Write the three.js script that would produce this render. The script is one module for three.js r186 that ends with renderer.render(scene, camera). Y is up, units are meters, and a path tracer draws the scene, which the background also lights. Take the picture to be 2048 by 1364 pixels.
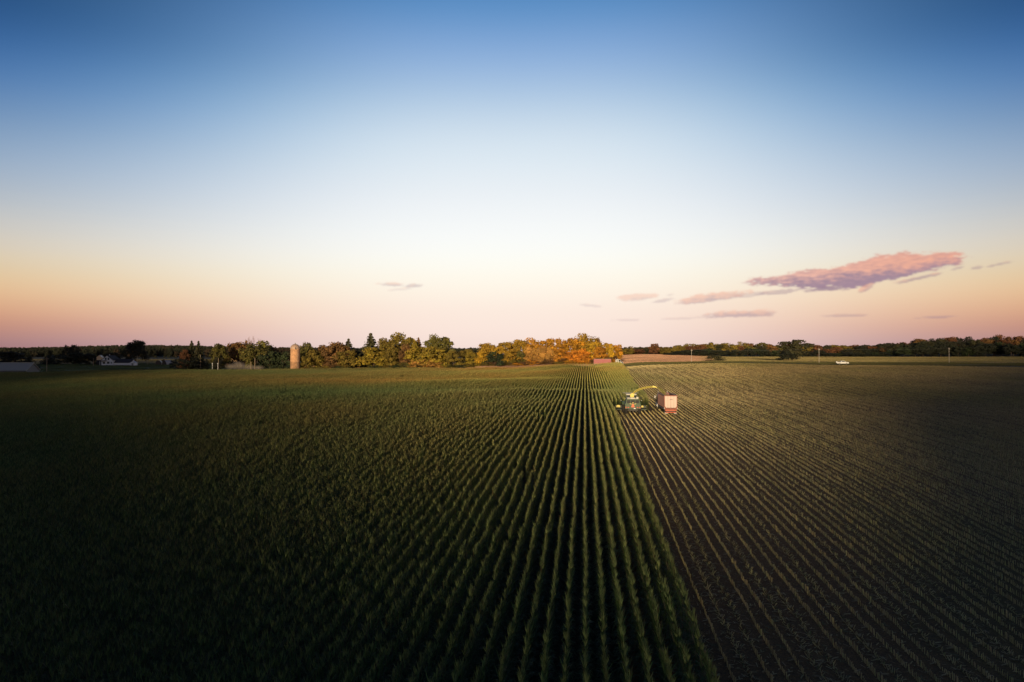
import * as THREE from 'three';
import { mergeGeometries } from 'three/addons/utils/BufferGeometryUtils.js';
import { RoundedBoxGeometry } from 'three/addons/geometries/RoundedBoxGeometry.js';
import { ImprovedNoise } from 'three/addons/math/ImprovedNoise.js';

// ------------------------------------------------------------------ camera, sky, sun, exposure
const scene = new THREE.Scene();
const YAW = 0.10665, PITCH = 0.0176, HC = 14, FPX = 1364;      // drone 14 m over the field, looking a little left of the rows
const camera = new THREE.PerspectiveCamera(53.13, 1024 / 682, 0.5, 9000);
camera.position.set(0, HC, 0);
camera.rotation.order = 'YXZ';
camera.rotation.set(PITCH, YAW, 0);
scene.add(camera);
const renderer = new THREE.WebGLRenderer();
renderer.toneMapping = THREE.LinearToneMapping;
renderer.toneMappingExposure = 1;
renderer.shadowMap.enabled = true;

const SUN_EL = 5.5, SUN_AZ = 4;                               // degrees; low sun behind the camera, a little to its left
const sun = new THREE.DirectionalLight(new THREE.Color().setRGB(1, 0.77, 0.46), 4.4);
sun.position.set(-Math.sin(SUN_AZ * Math.PI / 180) * 800, Math.tan(SUN_EL * Math.PI / 180) * 800, Math.cos(SUN_AZ * Math.PI / 180) * 800);
sun.target.position.set(0, 0, 0);
sun.castShadow = true;
sun.shadow.radius = 9;
Object.assign(sun.shadow.camera, { left: -600, right: 600, top: 300, bottom: -300, near: 1, far: 3000 });
scene.add(sun, sun.target);

const noise3 = new ImprovedNoise();
const nz = (x, y, z = 0.37) => noise3.noise(x, y, z);
const fbm = (x, y, o = 4, z = 0.37) => { let s = 0, a = 0.5; for (let i = 0; i < o; i++) { s += a * nz(x, y, z + i * 7.3); x *= 2.03; y *= 2.03; a *= 0.5; } return s; };
const sstep = (a, b, x) => { const t = Math.min(1, Math.max(0, (x - a) / (b - a))); return t * t * (3 - 2 * t); };
const lerp = (a, b, t) => a + (b - a) * t;
const lin = (v) => { v /= 255; return v <= 0.04045 ? v / 12.92 : ((v + 0.055) / 1.055) ** 2.4; };
const D2R = Math.PI / 180;

{ // the sky: dusk gradient, brightest ahead, with a few low clouds
  const mid = [[0, 241, 218, 211], [0.7, 246, 224, 215], [1.9, 251, 230, 219], [3.6, 253, 235, 222], [5.3, 255, 245, 230], [6.9, 255, 252, 240], [8.6, 252, 253, 249], [11, 245, 248, 249], [13.4, 234, 240, 245], [15.8, 222, 234, 243], [18.1, 207, 223, 237], [20.3, 181, 205, 229], [22.2, 158, 188, 223], [24, 136, 172, 217], [27.4, 88, 141, 196], [34, 52, 98, 150], [46, 28, 58, 98], [60, 22, 42, 70], [90, 21, 39, 63]];
  const edge = [[0, 168, 128, 132], [0.73, 180, 140, 140], [1.95, 205, 156, 138], [3, 222, 176, 145], [4.4, 232, 198, 160], [5.75, 228, 208, 175], [7.1, 222, 212, 195], [9.2, 203, 205, 205], [11.2, 180, 192, 205], [13.2, 160, 181, 205], [15.1, 137, 165, 196], [17.1, 110, 147, 190], [19.3, 82, 126, 177], [21.7, 58, 101, 152], [23.2, 52, 93, 140], [30, 34, 65, 104], [46, 24, 47, 80], [60, 22, 42, 70], [90, 21, 39, 63]];
  const tab = (t, e) => {
    let i = 0; while (i < t.length - 2 && t[i + 1][0] < e) i++;
    const f = Math.min(1, Math.max(0, (e - t[i][0]) / (t[i + 1][0] - t[i][0])));
    return [1, 2, 3].map((c) => lerp(lin(t[i][c]), lin(t[i + 1][c]), f));
  };
  const smoothTab = (t, N = 1800) => { const raw = []; for (let i = 0; i <= N; i++) raw.push(tab(t, i * 90 / N)); return (e) => { const k = Math.round(Math.max(0, e) * N / 90), w = Math.min(30, 4 + (k * 0.12) | 0); let s = [0, 0, 0], n = 0; for (let j = -w; j <= w; j += Math.max(1, (w / 6) | 0)) { const q = raw[Math.min(N, Math.max(0, k + j))]; s[0] += q[0]; s[1] += q[1]; s[2] += q[2]; n++; } return s.map((v) => v / n); }; };
  const W = 4096, H = 2048, data = new Float32Array(W * H * 4), cMid = smoothTab(mid), cEdge = smoothTab(edge);
  // clouds: [px, py, half length, half thickness, tilt, density, lit share, seed] as the photograph frames them, turned into directions below
  const P = (px, py) => { const a = Math.atan((px - 1024) / FPX); return [a / D2R, Math.atan((706 - py) / FPX * Math.cos(a)) / D2R]; };
  const clouds = [
    [1650, 578, 52, 8, 0.03, 0.95, 0, 4], [1733, 576, 16, 7, 0.5, 0.8, 0.45, 5], [1560, 584, 52, 6, 0.1, 0.65, 0.05, 6], [1500, 590, 40, 6, 0.12, 0.5, 0.1, 23],
    [1840, 556, 52, 5.5, 0.2, 0.75, 0.3, 7], [1420, 596, 72, 11, 0.12, 0.75, 0.5, 8], [1278, 594, 40, 8, 0.05, 0.6, 0.65, 9], [1328, 601, 26, 5, 0.15, 0.5, 0.15, 10], [1338, 590, 16, 4, 0.1, 0.4, 0.5, 24],
    [1480, 629, 82, 8.5, 0.02, 0.72, 0.35, 11], [1690, 631, 46, 4, 0.0, 0.55, 0.1, 12], [1880, 634, 52, 3, 0.02, 0.6, 0, 13], [1360, 637, 42, 3, 0.03, 0.35, 0.1, 14], [1258, 640, 36, 3, 0, 0.35, 0.1, 15],
    [1918, 536, 16, 4, 0.2, 0.6, 0.2, 16], [1956, 535, 14, 4, 0.1, 0.6, 0.1, 17], [1998, 529, 26, 3.6, 0.18, 0.6, 0.05, 18], [784, 569, 26, 5, -0.03, 0.6, 0.45, 19], [826, 571, 24, 5.5, 0.05, 0.6, 0.4, 20], [804, 578, 26, 3, 0.1, 0.35, 0.3, 25], [1180, 611, 24, 3, -0.1, 0.4, 0.1, 21],
  ].map(([px, py, l, t, tilt, den, lit, seed]) => { const [a, e] = P(px, py), [a1] = P(px + l, py), [a0] = P(px - l, py), [, e1] = P(px, py - t), [, e0] = P(px, py + t); return { a, e, l: (a1 - a0) / 2, t: (e1 - e0) / 2, tilt, den, lit, seed }; });
  // the long wedge of cloud on the right: its upper edge, its flat base, and where the sunlit top gives way to the shaded belly
  const edgeOf = (L) => { const q = L.map(([x, y]) => P(x, y)); return (a) => { let i = 0; while (i < q.length - 2 && q[i + 1][0] < a) i++; return lerp(q[i][1], q[i + 1][1], (a - q[i][0]) / (q[i + 1][0] - q[i][0])); }; };
  const wedge = { top: edgeOf([[1478, 561], [1530, 554], [1600, 544], [1680, 532], [1722, 520], [1765, 508], [1840, 505], [1926, 503]]), base: edgeOf([[1478, 566], [1540, 572], [1600, 574], [1690, 574], [1745, 569], [1785, 560], [1830, 548], [1880, 536], [1926, 526]]), lit: edgeOf([[1478, 568], [1560, 565], [1650, 555], [1720, 548], [1800, 541], [1860, 531], [1926, 522]]), a0: P(1478, 560)[0], a1: P(1926, 510)[0] };
  const fw = [-Math.sin(YAW), -Math.cos(YAW)], rt = [Math.cos(YAW), -Math.sin(YAW)];
  for (let row = 0; row < H; row++) {
    const el = ((row + 0.5) / H - 0.5) * 180;
    const m = cMid(el), g = cEdge(el);
    for (let col = 0; col < W; col++) {
      const o = (row * W + col) * 4;
      const ph = ((col + 0.5) / W - 0.5) * 2 * Math.PI, x = Math.cos(ph), z = Math.sin(ph);
      const az = Math.atan2(x * rt[0] + z * rt[1], x * fw[0] + z * fw[1]) / D2R;
      const q = (az - 0.5) / 34, f = 1.7 * (1 - Math.exp(-Math.pow(Math.abs(q), 2.8) * 0.887));
      const back = Math.abs(az + 4 + YAW / D2R + 180 > 180 ? az + 4 + YAW / D2R - 180 : az + 4 + YAW / D2R + 180), glow = el < 0 ? 0 : Math.exp(-Math.pow(back / 62, 2)) * Math.exp(-el / 9);
      let c = [0, 1, 2].map((k) => Math.max(m[k] * Math.pow(g[k] / m[k], f), 0.002) + [0.9, 0.55, 0.24][k] * glow);   // the afterglow lies behind the camera
      if (el > -1 && el < 11 && Math.abs(az) < 40) {
        if (az > wedge.a0 - 1 && az < wedge.a1 + 1 && el > 4 && el < 9.5) {
          const n = fbm(az * 0.7 + 3.3, el * 1.9, 4), n2 = fbm(az * 1.7 + 7.1, el * 6.5, 5), e = el + n * 0.4 + n2 * 0.34, ends = sstep(wedge.a0 - 1, wedge.a0 + 1.6, az + n2 * 1.5) * sstep(wedge.a1 + 0.5, wedge.a1 - 0.5, az + n2 * 1.2);
          const d = sstep(-0.14, 0.26, e - wedge.base(az)) * sstep(-0.14, 0.3, wedge.top(az) - e) * ends;
          if (d > 0.002) {
            const up = Math.min(1, sstep(-0.45, 0.5, el + n2 * 0.7 + n * 0.4 - wedge.lit(az)) * (0.8 + 0.35 * n2)), warm = sstep(18, 32, az);
            const shade = [lin(158), lin(130), lin(150)], lit = [lin(lerp(240, 244, warm)), lin(lerp(188, 174, warm)), lin(lerp(172, 146, warm))], thick = sstep(0, 0.7, d);
            c = c.map((q, j) => lerp(q, lerp(shade[j], lit[j], Math.max(0, up)) * (1 + 0.12 * n2), 0.93 * thick));
          }
        }
        for (const k of clouds) {
          const dx = az - k.a, dy = el - k.e - dx * k.tilt, u = dx / k.l, v = dy / k.t;
          if (Math.abs(u) > 1.5 || Math.abs(v) > 3.2) continue;
          const n = fbm(az * 0.5 + k.seed * 13.1, el * 1.5, 4), n2 = fbm(az * 1.7 + k.seed * 5.7, el * 4, 5);
          const bot = v < 0 ? 1.25 : 1;                        // flatter below
          const rad = Math.sqrt(u * u + v * v * bot * bot);
          const d = sstep(0.0, 0.55, 1.1 - rad + n * 0.7 + n2 * 0.62) * Math.min(1, k.den);
          if (d <= 0.002) continue;
          const up = sstep(-0.75, 0.85, v + n * 1.2 + n2 * 1.5 + (k.lit - 0.5) * 2.4);
          const shade = [lin(156), lin(129), lin(150)], lit = [lin(242), lin(180), lin(156)];
          const dim = lerp(1, 0.92, f);
          const cc = [0, 1, 2].map((j) => lerp(shade[j], lit[j], up) * dim);
          const thin = 0.28 * (1 - k.den) ;                    // thin ones let the air glow through
          c = c.map((s, j) => lerp(s, lerp(cc[j], s, Math.max(0, thin)), Math.min(1, d * (0.55 + 0.45 * k.den)) * 0.92));
        }
      }
      data[o] = c[0]; data[o + 1] = c[1]; data[o + 2] = c[2]; data[o + 3] = 1;
    }
  }
  const t = new THREE.DataTexture(data, W, H, THREE.RGBAFormat, THREE.FloatType);
  t.mapping = THREE.EquirectangularReflectionMapping; t.magFilter = THREE.LinearFilter; t.needsUpdate = true;
  scene.background = t; scene.environment = t;
}

// ------------------------------------------------------------------ helpers
let RS = 12345;
const rnd = () => { RS = (RS + 0x6d2b79f5) | 0; let t = Math.imul(RS ^ (RS >>> 15), 1 | RS); t = (t + Math.imul(t ^ (t >>> 7), 61 | t)) ^ t; return ((t ^ (t >>> 14)) >>> 0) / 4294967296; };
const rr = (a, b) => a + (b - a) * rnd();
const C = (r, g, b) => new THREE.Color().setRGB(r, g, b);
const M = (r, g, b, rough = 0.8, metal = 0, more = {}) => new THREE.MeshStandardMaterial({ color: C(r, g, b), roughness: rough, metalness: metal, ...more });
const used = new Map();
const numbered = (n) => { const k = used.get(n) ?? 0; used.set(n, k + 1); return k ? n + '_' + String(k).padStart(3, '0') : n; };
function tag(o, label, category, group) { if (label) o.userData.label = label; if (category) o.userData.category = category; if (group) o.userData.group = group; return o; }
function thing(name, label, category, pos, turn = 0, group) { const o = new THREE.Group(); o.name = numbered(name); o.position.set(...pos); o.rotation.y = turn; scene.add(o); return tag(o, label, category, group); }
const flat = (g) => { const q = g.index ? g.toNonIndexed() : g; for (const k of Object.keys(q.attributes)) if (!['position', 'normal', 'uv'].includes(k)) q.deleteAttribute(k); if (!q.attributes.uv) q.setAttribute('uv', new THREE.BufferAttribute(new Float32Array(q.attributes.position.count * 2), 2)); return q; };
function part(name, geos, mat, parent) { geos = [].concat(geos); const m = new THREE.Mesh(geos.length > 1 ? mergeGeometries(geos.map(flat)) : geos[0], mat); m.name = name; m.castShadow = m.receiveShadow = true; parent.add(m); return m; }
const box = (w, h, d, x = 0, y = 0, z = 0, ry = 0, rx = 0, rz = 0) => new THREE.BoxGeometry(w, h, d).rotateX(rx).rotateZ(rz).rotateY(ry).translate(x, y, z);
const rbox = (w, h, d, x = 0, y = 0, z = 0, r = 0.05) => new RoundedBoxGeometry(w, h, d, 2, r).translate(x, y, z);
const cyl = (r0, r1, h, x, y, z, seg = 12, axis = 'y') => { const g = new THREE.CylinderGeometry(r1, r0, h, seg); if (axis === 'x') g.rotateZ(Math.PI / 2); if (axis === 'z') g.rotateX(Math.PI / 2); return g.translate(x, y, z); };
function rod(a, b, r, seg = 6) { const A = new THREE.Vector3(...a), B = new THREE.Vector3(...b), d = B.clone().sub(A), g = new THREE.CylinderGeometry(r, r, d.length(), seg); g.applyQuaternion(new THREE.Quaternion().setFromUnitVectors(new THREE.Vector3(0, 1, 0), d.normalize())); return g.translate((A.x + B.x) / 2, (A.y + B.y) / 2, (A.z + B.z) / 2); }
function extr(pts, depth, bevel = 0) { const s = new THREE.Shape(pts.map(([x, y]) => new THREE.Vector2(x, y))); return new THREE.ExtrudeGeometry(s, { depth, bevelEnabled: bevel > 0, bevelSize: bevel, bevelThickness: bevel, bevelSegments: 2 }).translate(0, 0, -depth / 2); }
const FW = [-Math.sin(YAW), -Math.cos(YAW)], RT = [Math.cos(YAW), -Math.sin(YAW)];
const toCam = (x, z) => [x * FW[0] + z * FW[1], x * RT[0] + z * RT[1]];                  // distance ahead, distance to the right
const along = (px, d) => { const l = (px - 1024) / FPX * d; return [FW[0] * d + RT[0] * l, FW[1] * d + RT[1] * l]; };   // bearing and distance to x, z

// ------------------------------------------------------------------ terrain
const TD = [0, 25, 60, 95, 130, 165, 200, 260, 330, 370, 410, 500, 700, 1000, 1400, 1800, 3500];
const TC = {
  '-300': [0, 0.2, 0.6, 1.0, 1.0, 0.8, 0.6, 0.4, 0.3, 0.2, 0.2, 1, 3, 6.5, 11, 13, 10],
  0: [0, 0.3, 1.0, 1.5, 1.3, 1.1, 0.9, 0.9, 0.9, 0.9, 1.0, 2, 4, 6.7, 11.5, 13, 10],
  300: [0, 0.3, 1.2, 1.9, 1.8, 1.6, 1.6, 1.7, 2.0, 2.1, 2.2, 3, 4.5, 6.8, 17, 19, 10],
  590: [0, 0.3, 1.4, 2.2, 2.2, 2.0, 2.0, 2.0, 2.1, 2.2, 2.4, 3.5, 5, 7, 12, 14, 10],
  900: [0, 0.3, 1.6, 2.6, 2.6, 2.2, 2.2, 2.6, 2.8, 3.0, 5.0, 6, 6, 8, 10, 10, 10],
  1000: [0, 0.3, 1.6, 2.6, 2.9, 2.4, 2.5, 3.0, 3.3, 3.7, 6.8, 7, 7, 8, 10, 10, 10],
  1170: [0, 0.3, 1.6, 2.6, 2.9, 2.8, 3.2, 4.5, 5.7, 6.2, 6.9, 7.5, 9, 10, 12, 12, 10],
  1300: [0, 0.3, 1.6, 2.6, 2.9, 3.3, 4.2, 6.2, 8.0, 8.5, 9.0, 10.2, 12.0, 12, 12, 12, 10],
  1450: [0, 0.3, 1.6, 2.6, 2.9, 3.5, 4.4, 6.6, 8.6, 9.0, 9.2, 9.4, 10, 12, 12, 12, 10],
  1700: [0, 0.3, 1.6, 2.4, 2.8, 3.4, 4.3, 6.0, 8.0, 8.6, 9.0, 9.3, 10, 16, 18, 18, 10],
  2048: [0, 0.3, 1.4, 2.2, 2.6, 3.2, 4.0, 5.6, 7.4, 8.0, 8.6, 9.2, 10, 19, 22, 20, 10],
  2400: [0, 0.3, 1.4, 2.2, 2.6, 3.2, 4.0, 5.4, 7.0, 7.6, 8.2, 9.0, 10, 20, 22, 20, 10],
};
const TX = Object.keys(TC).map(Number).sort((a, b) => a - b), TV = TX.map((k) => TC[k]);
const cub = (a, b, c, d, t) => b + 0.5 * t * (c - a + t * (2 * a - 5 * b + 4 * c - d + t * (3 * (b - c) + d - a)));
function colAt(v, d) { let i = 0; while (i < TD.length - 2 && TD[i + 1] < d) i++; const h = TD[i + 1] - TD[i], t = Math.min(1, Math.max(0, (d - TD[i]) / h)), sl = (k) => k <= 0 || k >= TD.length - 1 ? 0 : ((v[k + 1] - v[k]) / (TD[k + 1] - TD[k]) + (v[k] - v[k - 1]) / (TD[k] - TD[k - 1])) / 2, t2 = t * t, t3 = t2 * t; return v[i] * (2 * t3 - 3 * t2 + 1) + v[i + 1] * (3 * t2 - 2 * t3) + h * (sl(i) * (t3 - 2 * t2 + t) + sl(i + 1) * (t3 - t2)); }
const SHADE_RIDGE = [[-3600, 110], [-440, 112], [-345, 92], [-262, 56], [-210, 38], [-150, 35], [-95, 31], [-62, 27], [-42, 22.5], [-22, 19.2], [0, 18.5], [12, 20.6], [25, 26.5], [50, 37], [110, 50], [170, 64], [260, 84], [360, 105], [3600, 110]];
function ridge(x) { let i = 0; while (i < SHADE_RIDGE.length - 2 && SHADE_RIDGE[i + 1][0] < x) i++; const t = (x - SHADE_RIDGE[i][0]) / (SHADE_RIDGE[i + 1][0] - SHADE_RIDGE[i][0]); return lerp(SHADE_RIDGE[i][1], SHADE_RIDGE[i + 1][1], t); }   // unseen rise added behind the camera, its saddle shaped to shade the field edges
function g(x, z) {
  const [d, l] = toCam(x, z), dd = Math.max(d, 1), px = Math.min(2400, Math.max(-300, 1024 + FPX * l / Math.max(dd, 20)));
  let i = 0; while (i < TX.length - 2 && TX[i + 1] < px) i++;
  const t = (px - TX[i]) / (TX[i + 1] - TX[i]), ts = t * t * (3 - 2 * t);
  let h = lerp(colAt(TV[i], dd), colAt(TV[i + 1], dd), ts);
  const w = sstep(60, 130, d) * (1 - sstep(420, 700, d));
  h += w * (nz(x * 0.021, z * 0.017, 3.1) * 0.55 + nz(x * 0.05, z * 0.03, 8.1) * 0.22);
  const bump = (px0, d0, sl, sd, a) => { const [bx, bz] = along(px0, d0); const e = ((x - bx) / sl) ** 2 + ((z - bz) / sd) ** 2; return e > 12 ? 0 : a * Math.exp(-e); };
  h += bump(1085, 150, 15, 11, 0.9) + bump(1080, 176, 22, 13, -0.9) + bump(960, 215, 26, 14, 0.7) + bump(960, 250, 30, 16, -0.6);
  if (z > 25) h += ridge(x) * sstep(25, 105, z) * (1 - 0.6 * sstep(180, 700, z)) + 1.5 * nz(x * 0.02, z * 0.02, 5) * sstep(50, 105, z);
  return h;
}
const onGround = (px, d) => { const [x, z] = along(px, d); return [x, g(x, z), z]; };
const upTo = (py, d) => HC + (706 - py) / FPX * d;                                     // height of a sight line at a distance

// procedural textures
function tex(n, f, srgb = true) { const a = new Uint8Array(n * n * 4); for (let y = 0; y < n; y++) for (let x = 0; x < n; x++) { const c = f(x / n, y / n); for (let k = 0; k < 3; k++) a[(y * n + x) * 4 + k] = Math.max(0, Math.min(255, c[k])); a[(y * n + x) * 4 + 3] = 255; } const t = new THREE.DataTexture(a, n, n); t.wrapS = t.wrapT = THREE.RepeatWrapping; t.magFilter = THREE.LinearFilter; if (srgb) t.colorSpace = THREE.SRGBColorSpace; t.needsUpdate = true; return t; }
const tileN = (u, v, f, s) => { const a = 2 * Math.PI; return noise3.noise(Math.cos(u * a) * f + s, Math.sin(u * a) * f + Math.cos(v * a) * f, Math.sin(v * a) * f + s * 2); };
const soilTex = (() => {
  const n = 1024, a = new Float32Array(n * n * 3);
  for (let y = 0; y < n; y++) for (let x = 0; x < n; x++) { const u = x / n, v = y / n, k = 0.82 + 0.09 * tileN(u, v, 3, 1) + 0.3 * tileN(u, v, 16, 5) + 0.25 * (rnd() - 0.5); a.set([114 * k, 96 * k, 70 * k], (y * n + x) * 3); }
  for (let i = 0; i < 9000; i++) {                                                        // bits of straw and leaf trash
    let x = rnd() * n, y = rnd() * n; const th = rnd() * 6.28, L = rr(3, 15), b = rr(0.7, 1.35), gr = rnd() < 0.22;
    for (let s = 0; s < L; s++) { const X = (x | 0) & (n - 1), Y = (y | 0) & (n - 1); a.set(gr ? [112 * b, 124 * b, 62 * b] : [176 * b, 150 * b, 104 * b], (Y * n + X) * 3); x += Math.cos(th) + n; y += Math.sin(th) + n; }
  }
  return tex(n, (u, v) => { const o = ((v * n | 0) * n + (u * n | 0)) * 3; return [a[o], a[o + 1], a[o + 2]]; });
})();
const grassTex = tex(512, (u, v) => { const k = 0.85 + 0.35 * tileN(u, v, 4, 2) + 0.35 * tileN(u, v, 16, 9) + 0.35 * (rnd() - 0.5); return [200 * k, 200 * k, 190 * k]; });
const rowTex = tex(512, (u, v) => { const k = 0.78 + 0.3 * tileN(u, v, 5, 4) + 0.3 * (rnd() - 0.5) + 0.16 * Math.sin(v * 2 * Math.PI * 12); return [215 * k, 210 * k, 200 * k]; });
const bumpTex = tex(512, (u, v) => { const k = 0.5 + 0.3 * tileN(u, v, 5, 7) + 0.3 * tileN(u, v, 22, 3) + 0.2 * (rnd() - 0.5); return [255 * k, 255 * k, 255 * k]; }, false);

// ------------------------------------------------------------------ ground sheets
const spread = (lo, hi, fine0, fine1, step, grow = 1.18) => { const a = []; for (let v = fine0; v <= fine1; v += step) a.push(v); let s = step, v = fine1; while (v < hi) { s *= grow; v += s; a.push(Math.min(v, hi)); } s = step; v = fine0; while (v > lo) { s *= grow; v -= s; a.unshift(Math.max(v, lo)); } return a; };
function sheet(name, xs, zs, lift, mat, tile, inside, tint) {
  const P = [], U = [], K = [], I = [], id = new Map();
  const vert = (i, j) => { const k = i * 4096 + j; if (!id.has(k)) { const x = xs[i], z = zs[j]; id.set(k, P.length / 3); P.push(x, g(x, z) + lift, z); U.push(x / tile, z / tile); const c = tint ? tint(x, z) : [1, 1, 1]; K.push(...c); } return id.get(k); };
  for (let i = 0; i < xs.length - 1; i++) for (let j = 0; j < zs.length - 1; j++) {
    if (inside && !inside((xs[i] + xs[i + 1]) / 2, (zs[j] + zs[j + 1]) / 2)) continue;
    const a = vert(i, j), b = vert(i + 1, j), c = vert(i + 1, j + 1), d = vert(i, j + 1);
    I.push(a, d, c, a, c, b);
  }
  const q = new THREE.BufferGeometry(); q.setAttribute('position', new THREE.Float32BufferAttribute(P, 3)); q.setAttribute('uv', new THREE.Float32BufferAttribute(U, 2)); q.setAttribute('color', new THREE.Float32BufferAttribute(K, 3)); q.setIndex(I); q.computeVertexNormals();
  if (q.attributes.normal.getY(0) < 0) { for (let k = 0; k < I.length; k += 3) { const t = I[k]; I[k] = I[k + 1]; I[k + 1] = t; } q.setIndex(I); q.computeVertexNormals(); }
  mat.vertexColors = true;
  const m = new THREE.Mesh(q, mat); m.name = name; m.userData.kind = 'structure'; m.receiveShadow = m.castShadow = true; scene.add(m); return m;
}
const far = (px) => px < 0 ? 385 : px < 600 ? lerp(385, 398, px / 600) : px < 900 ? lerp(398, 382, (px - 600) / 300) : px < 1150 ? lerp(382, 358, (px - 900) / 250) : 356;
const SP = 0.76, EDGE = 6.35 * SP, HARV = 127;                                           // row spacing, last standing row, where the machine is
const cornEdge = (z) => (z > -134 ? EDGE : lerp(12.6, 18, Math.min(1, (-z - 134) / 220)));
const inCorn = (x, z) => { if (x > cornEdge(z)) return false; const [d, l] = toCam(x, z); return d < far(1024 + FPX * l / Math.max(d, 20)); };
const GX = spread(-3600, 3600, -420, 420, 7), GZ = spread(-3600, 900, -560, 180, 7);
const FIELD = (x, z) => { const [d, l] = toCam(x, z), px = 1024 + FPX * l / Math.max(d, 20); return [d, px]; };
sheet('ground', GX, GZ, -0.15, new THREE.MeshStandardMaterial({ color: C(0.5, 0.5, 0.5), map: grassTex, roughness: 1 }), 14, null, (x, z) => {
  const n = 0.8 + 0.5 * fbm(x * 0.01, z * 0.01, 3), [d, px] = FIELD(x, z);
  if (z > 0) return [0.11 * n, 0.12 * n, 0.05 * n];
  if (d > 330 && px > 900 && px < 1300 && d < 470) return [0.42 * n, 0.27 * n, 0.15 * n];     // dry grass at the grove's foot
  return [0.15 * n, 0.15 * n, 0.055 * n];
});
const SX = []; for (let x = -6; x <= 420; x += x < 60 ? 2.5 : 5) SX.push(x);
const SZ = []; for (let z = 25; z >= -352; z -= z > -140 ? 3 : 5) SZ.push(z);
sheet('harvested_field', SX, SZ, 0, new THREE.MeshStandardMaterial({ color: C(1.3, 0.96, 0.58), map: soilTex, bumpMap: bumpTex, bumpScale: 0.05, roughness: 1 }), 7, (x, z) => x > cornEdge(z) - 4 && FIELD(x, z)[0] < 338, (x, z) => {
  const n = 0.86 + 0.5 * fbm(x * 0.02, z * 0.012, 3, 2), green = sstep(0.02, 0.3, fbm(x * 0.03 + 9, z * 0.011, 3, 5));
  return [lerp(0.98, 0.78, green) * n, lerp(0.95, 0.98, green) * n, lerp(0.88, 0.62, green) * n];
});
const CX = []; for (let x = -420; x <= 22; x += 6) CX.push(x);
const CZ = []; for (let z = 25; z >= -440; z -= 6) CZ.push(z);
sheet('corn_ground', CX, CZ, 0.02, new THREE.MeshStandardMaterial({ color: C(0.34, 0.32, 0.3), map: soilTex, roughness: 1 }), 9, (x, z) => inCorn(x + 3, z) );
// far fields
const arc = (px0, px1, d0, d1) => (x, z) => { const [d, px] = FIELD(x, z); return d > d0 && d < d1 && px > px0 && px < px1; };
const range = (a, b, s) => { const o = []; for (let v = a; v <= b; v += s) o.push(v); return o; };
sheet('stubble_field', range(0, 300, 8), range(-860, -350, 8), 0.1, new THREE.MeshStandardMaterial({ color: C(0.6, 0.38, 0.26), map: rowTex, roughness: 1 }), 34, arc(1236, 1420, 385, 830));
sheet('stubble_field_far', range(80, 620, 10), range(-720, -340, 8), 0.1, new THREE.MeshStandardMaterial({ color: C(0.42, 0.34, 0.17), map: rowTex, roughness: 1 }), 30, arc(1424, 2300, 384, 690));
sheet('hay_field', range(-620, -120, 12), range(-640, -400, 10), 0.1, new THREE.MeshStandardMaterial({ color: C(0.1, 0.15, 0.05), map: grassTex, roughness: 1 }), 22, arc(-300, 700, 440, 640));
sheet('mown_field', range(-1000, -160, 16), range(-900, -600, 14), 0.1, new THREE.MeshStandardMaterial({ color: C(0.4, 0.32, 0.16), map: grassTex, roughness: 1 }), 22, arc(-300, 720, 655, 900));
// the lane on the right, with its dark grassy verge
sheet('verge', range(10, 420, 6), range(-420, -230, 3), 0.04, new THREE.MeshStandardMaterial({ color: C(0.075, 0.075, 0.03), map: grassTex, roughness: 1 }), 8, arc(1245, 2350, 339, 383));
sheet('road', range(12, 420, 6), range(-420, -230, 1.5), 0.09, new THREE.MeshStandardMaterial({ color: C(0.06, 0.058, 0.055), map: grassTex, roughness: 0.95 }), 9, arc(1246, 2350, 344, 350.5));

// ------------------------------------------------------------------ crops
class Faces {                                                                             // loose coloured triangles
  constructor() { this.p = []; this.c = []; }
  tri(a, b, c, k) { this.p.push(...a, ...b, ...c); for (let i = 0; i < 3; i++) this.c.push(...k); }
  quad(a, b, c, d, k) { this.tri(a, b, c, k); this.tri(a, c, d, k); }
  geo() { const q = new THREE.BufferGeometry(); q.setAttribute('position', new THREE.Float32BufferAttribute(this.p, 3)); q.setAttribute('color', new THREE.Float32BufferAttribute(this.c, 3)); q.computeVertexNormals(); return q; }
}
const jit = (k, s) => { const m = 1 + rr(-s, s); return k.map((v) => v * m * (1 + rr(-0.08, 0.08))); };
function blade(F, base, az, len, rise, droop, w, k, seg = 3) {
  const dx = Math.cos(az), dz = Math.sin(az), sx = -dz, sz = dx; let prev = null;
  for (let i = 0; i <= seg; i++) {
    const t = i / seg, r = len * t * (1 - 0.15 * t), y = base[1] + rise * t * 1.9 - droop * t * t, ww = w * (i === 0 ? 0.7 : Math.sqrt(Math.max(0, 1 - t * t))) / 2;
    const c = [base[0] + dx * r, y, base[2] + dz * r], L = [c[0] + sx * ww, c[1], c[2] + sz * ww], R = [c[0] - sx * ww, c[1], c[2] - sz * ww];
    if (prev) { if (i === seg) F.tri(prev[0], prev[1], c, k); else F.quad(prev[0], prev[1], R, L, k); }
    prev = [L, R];
  }
}
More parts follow.
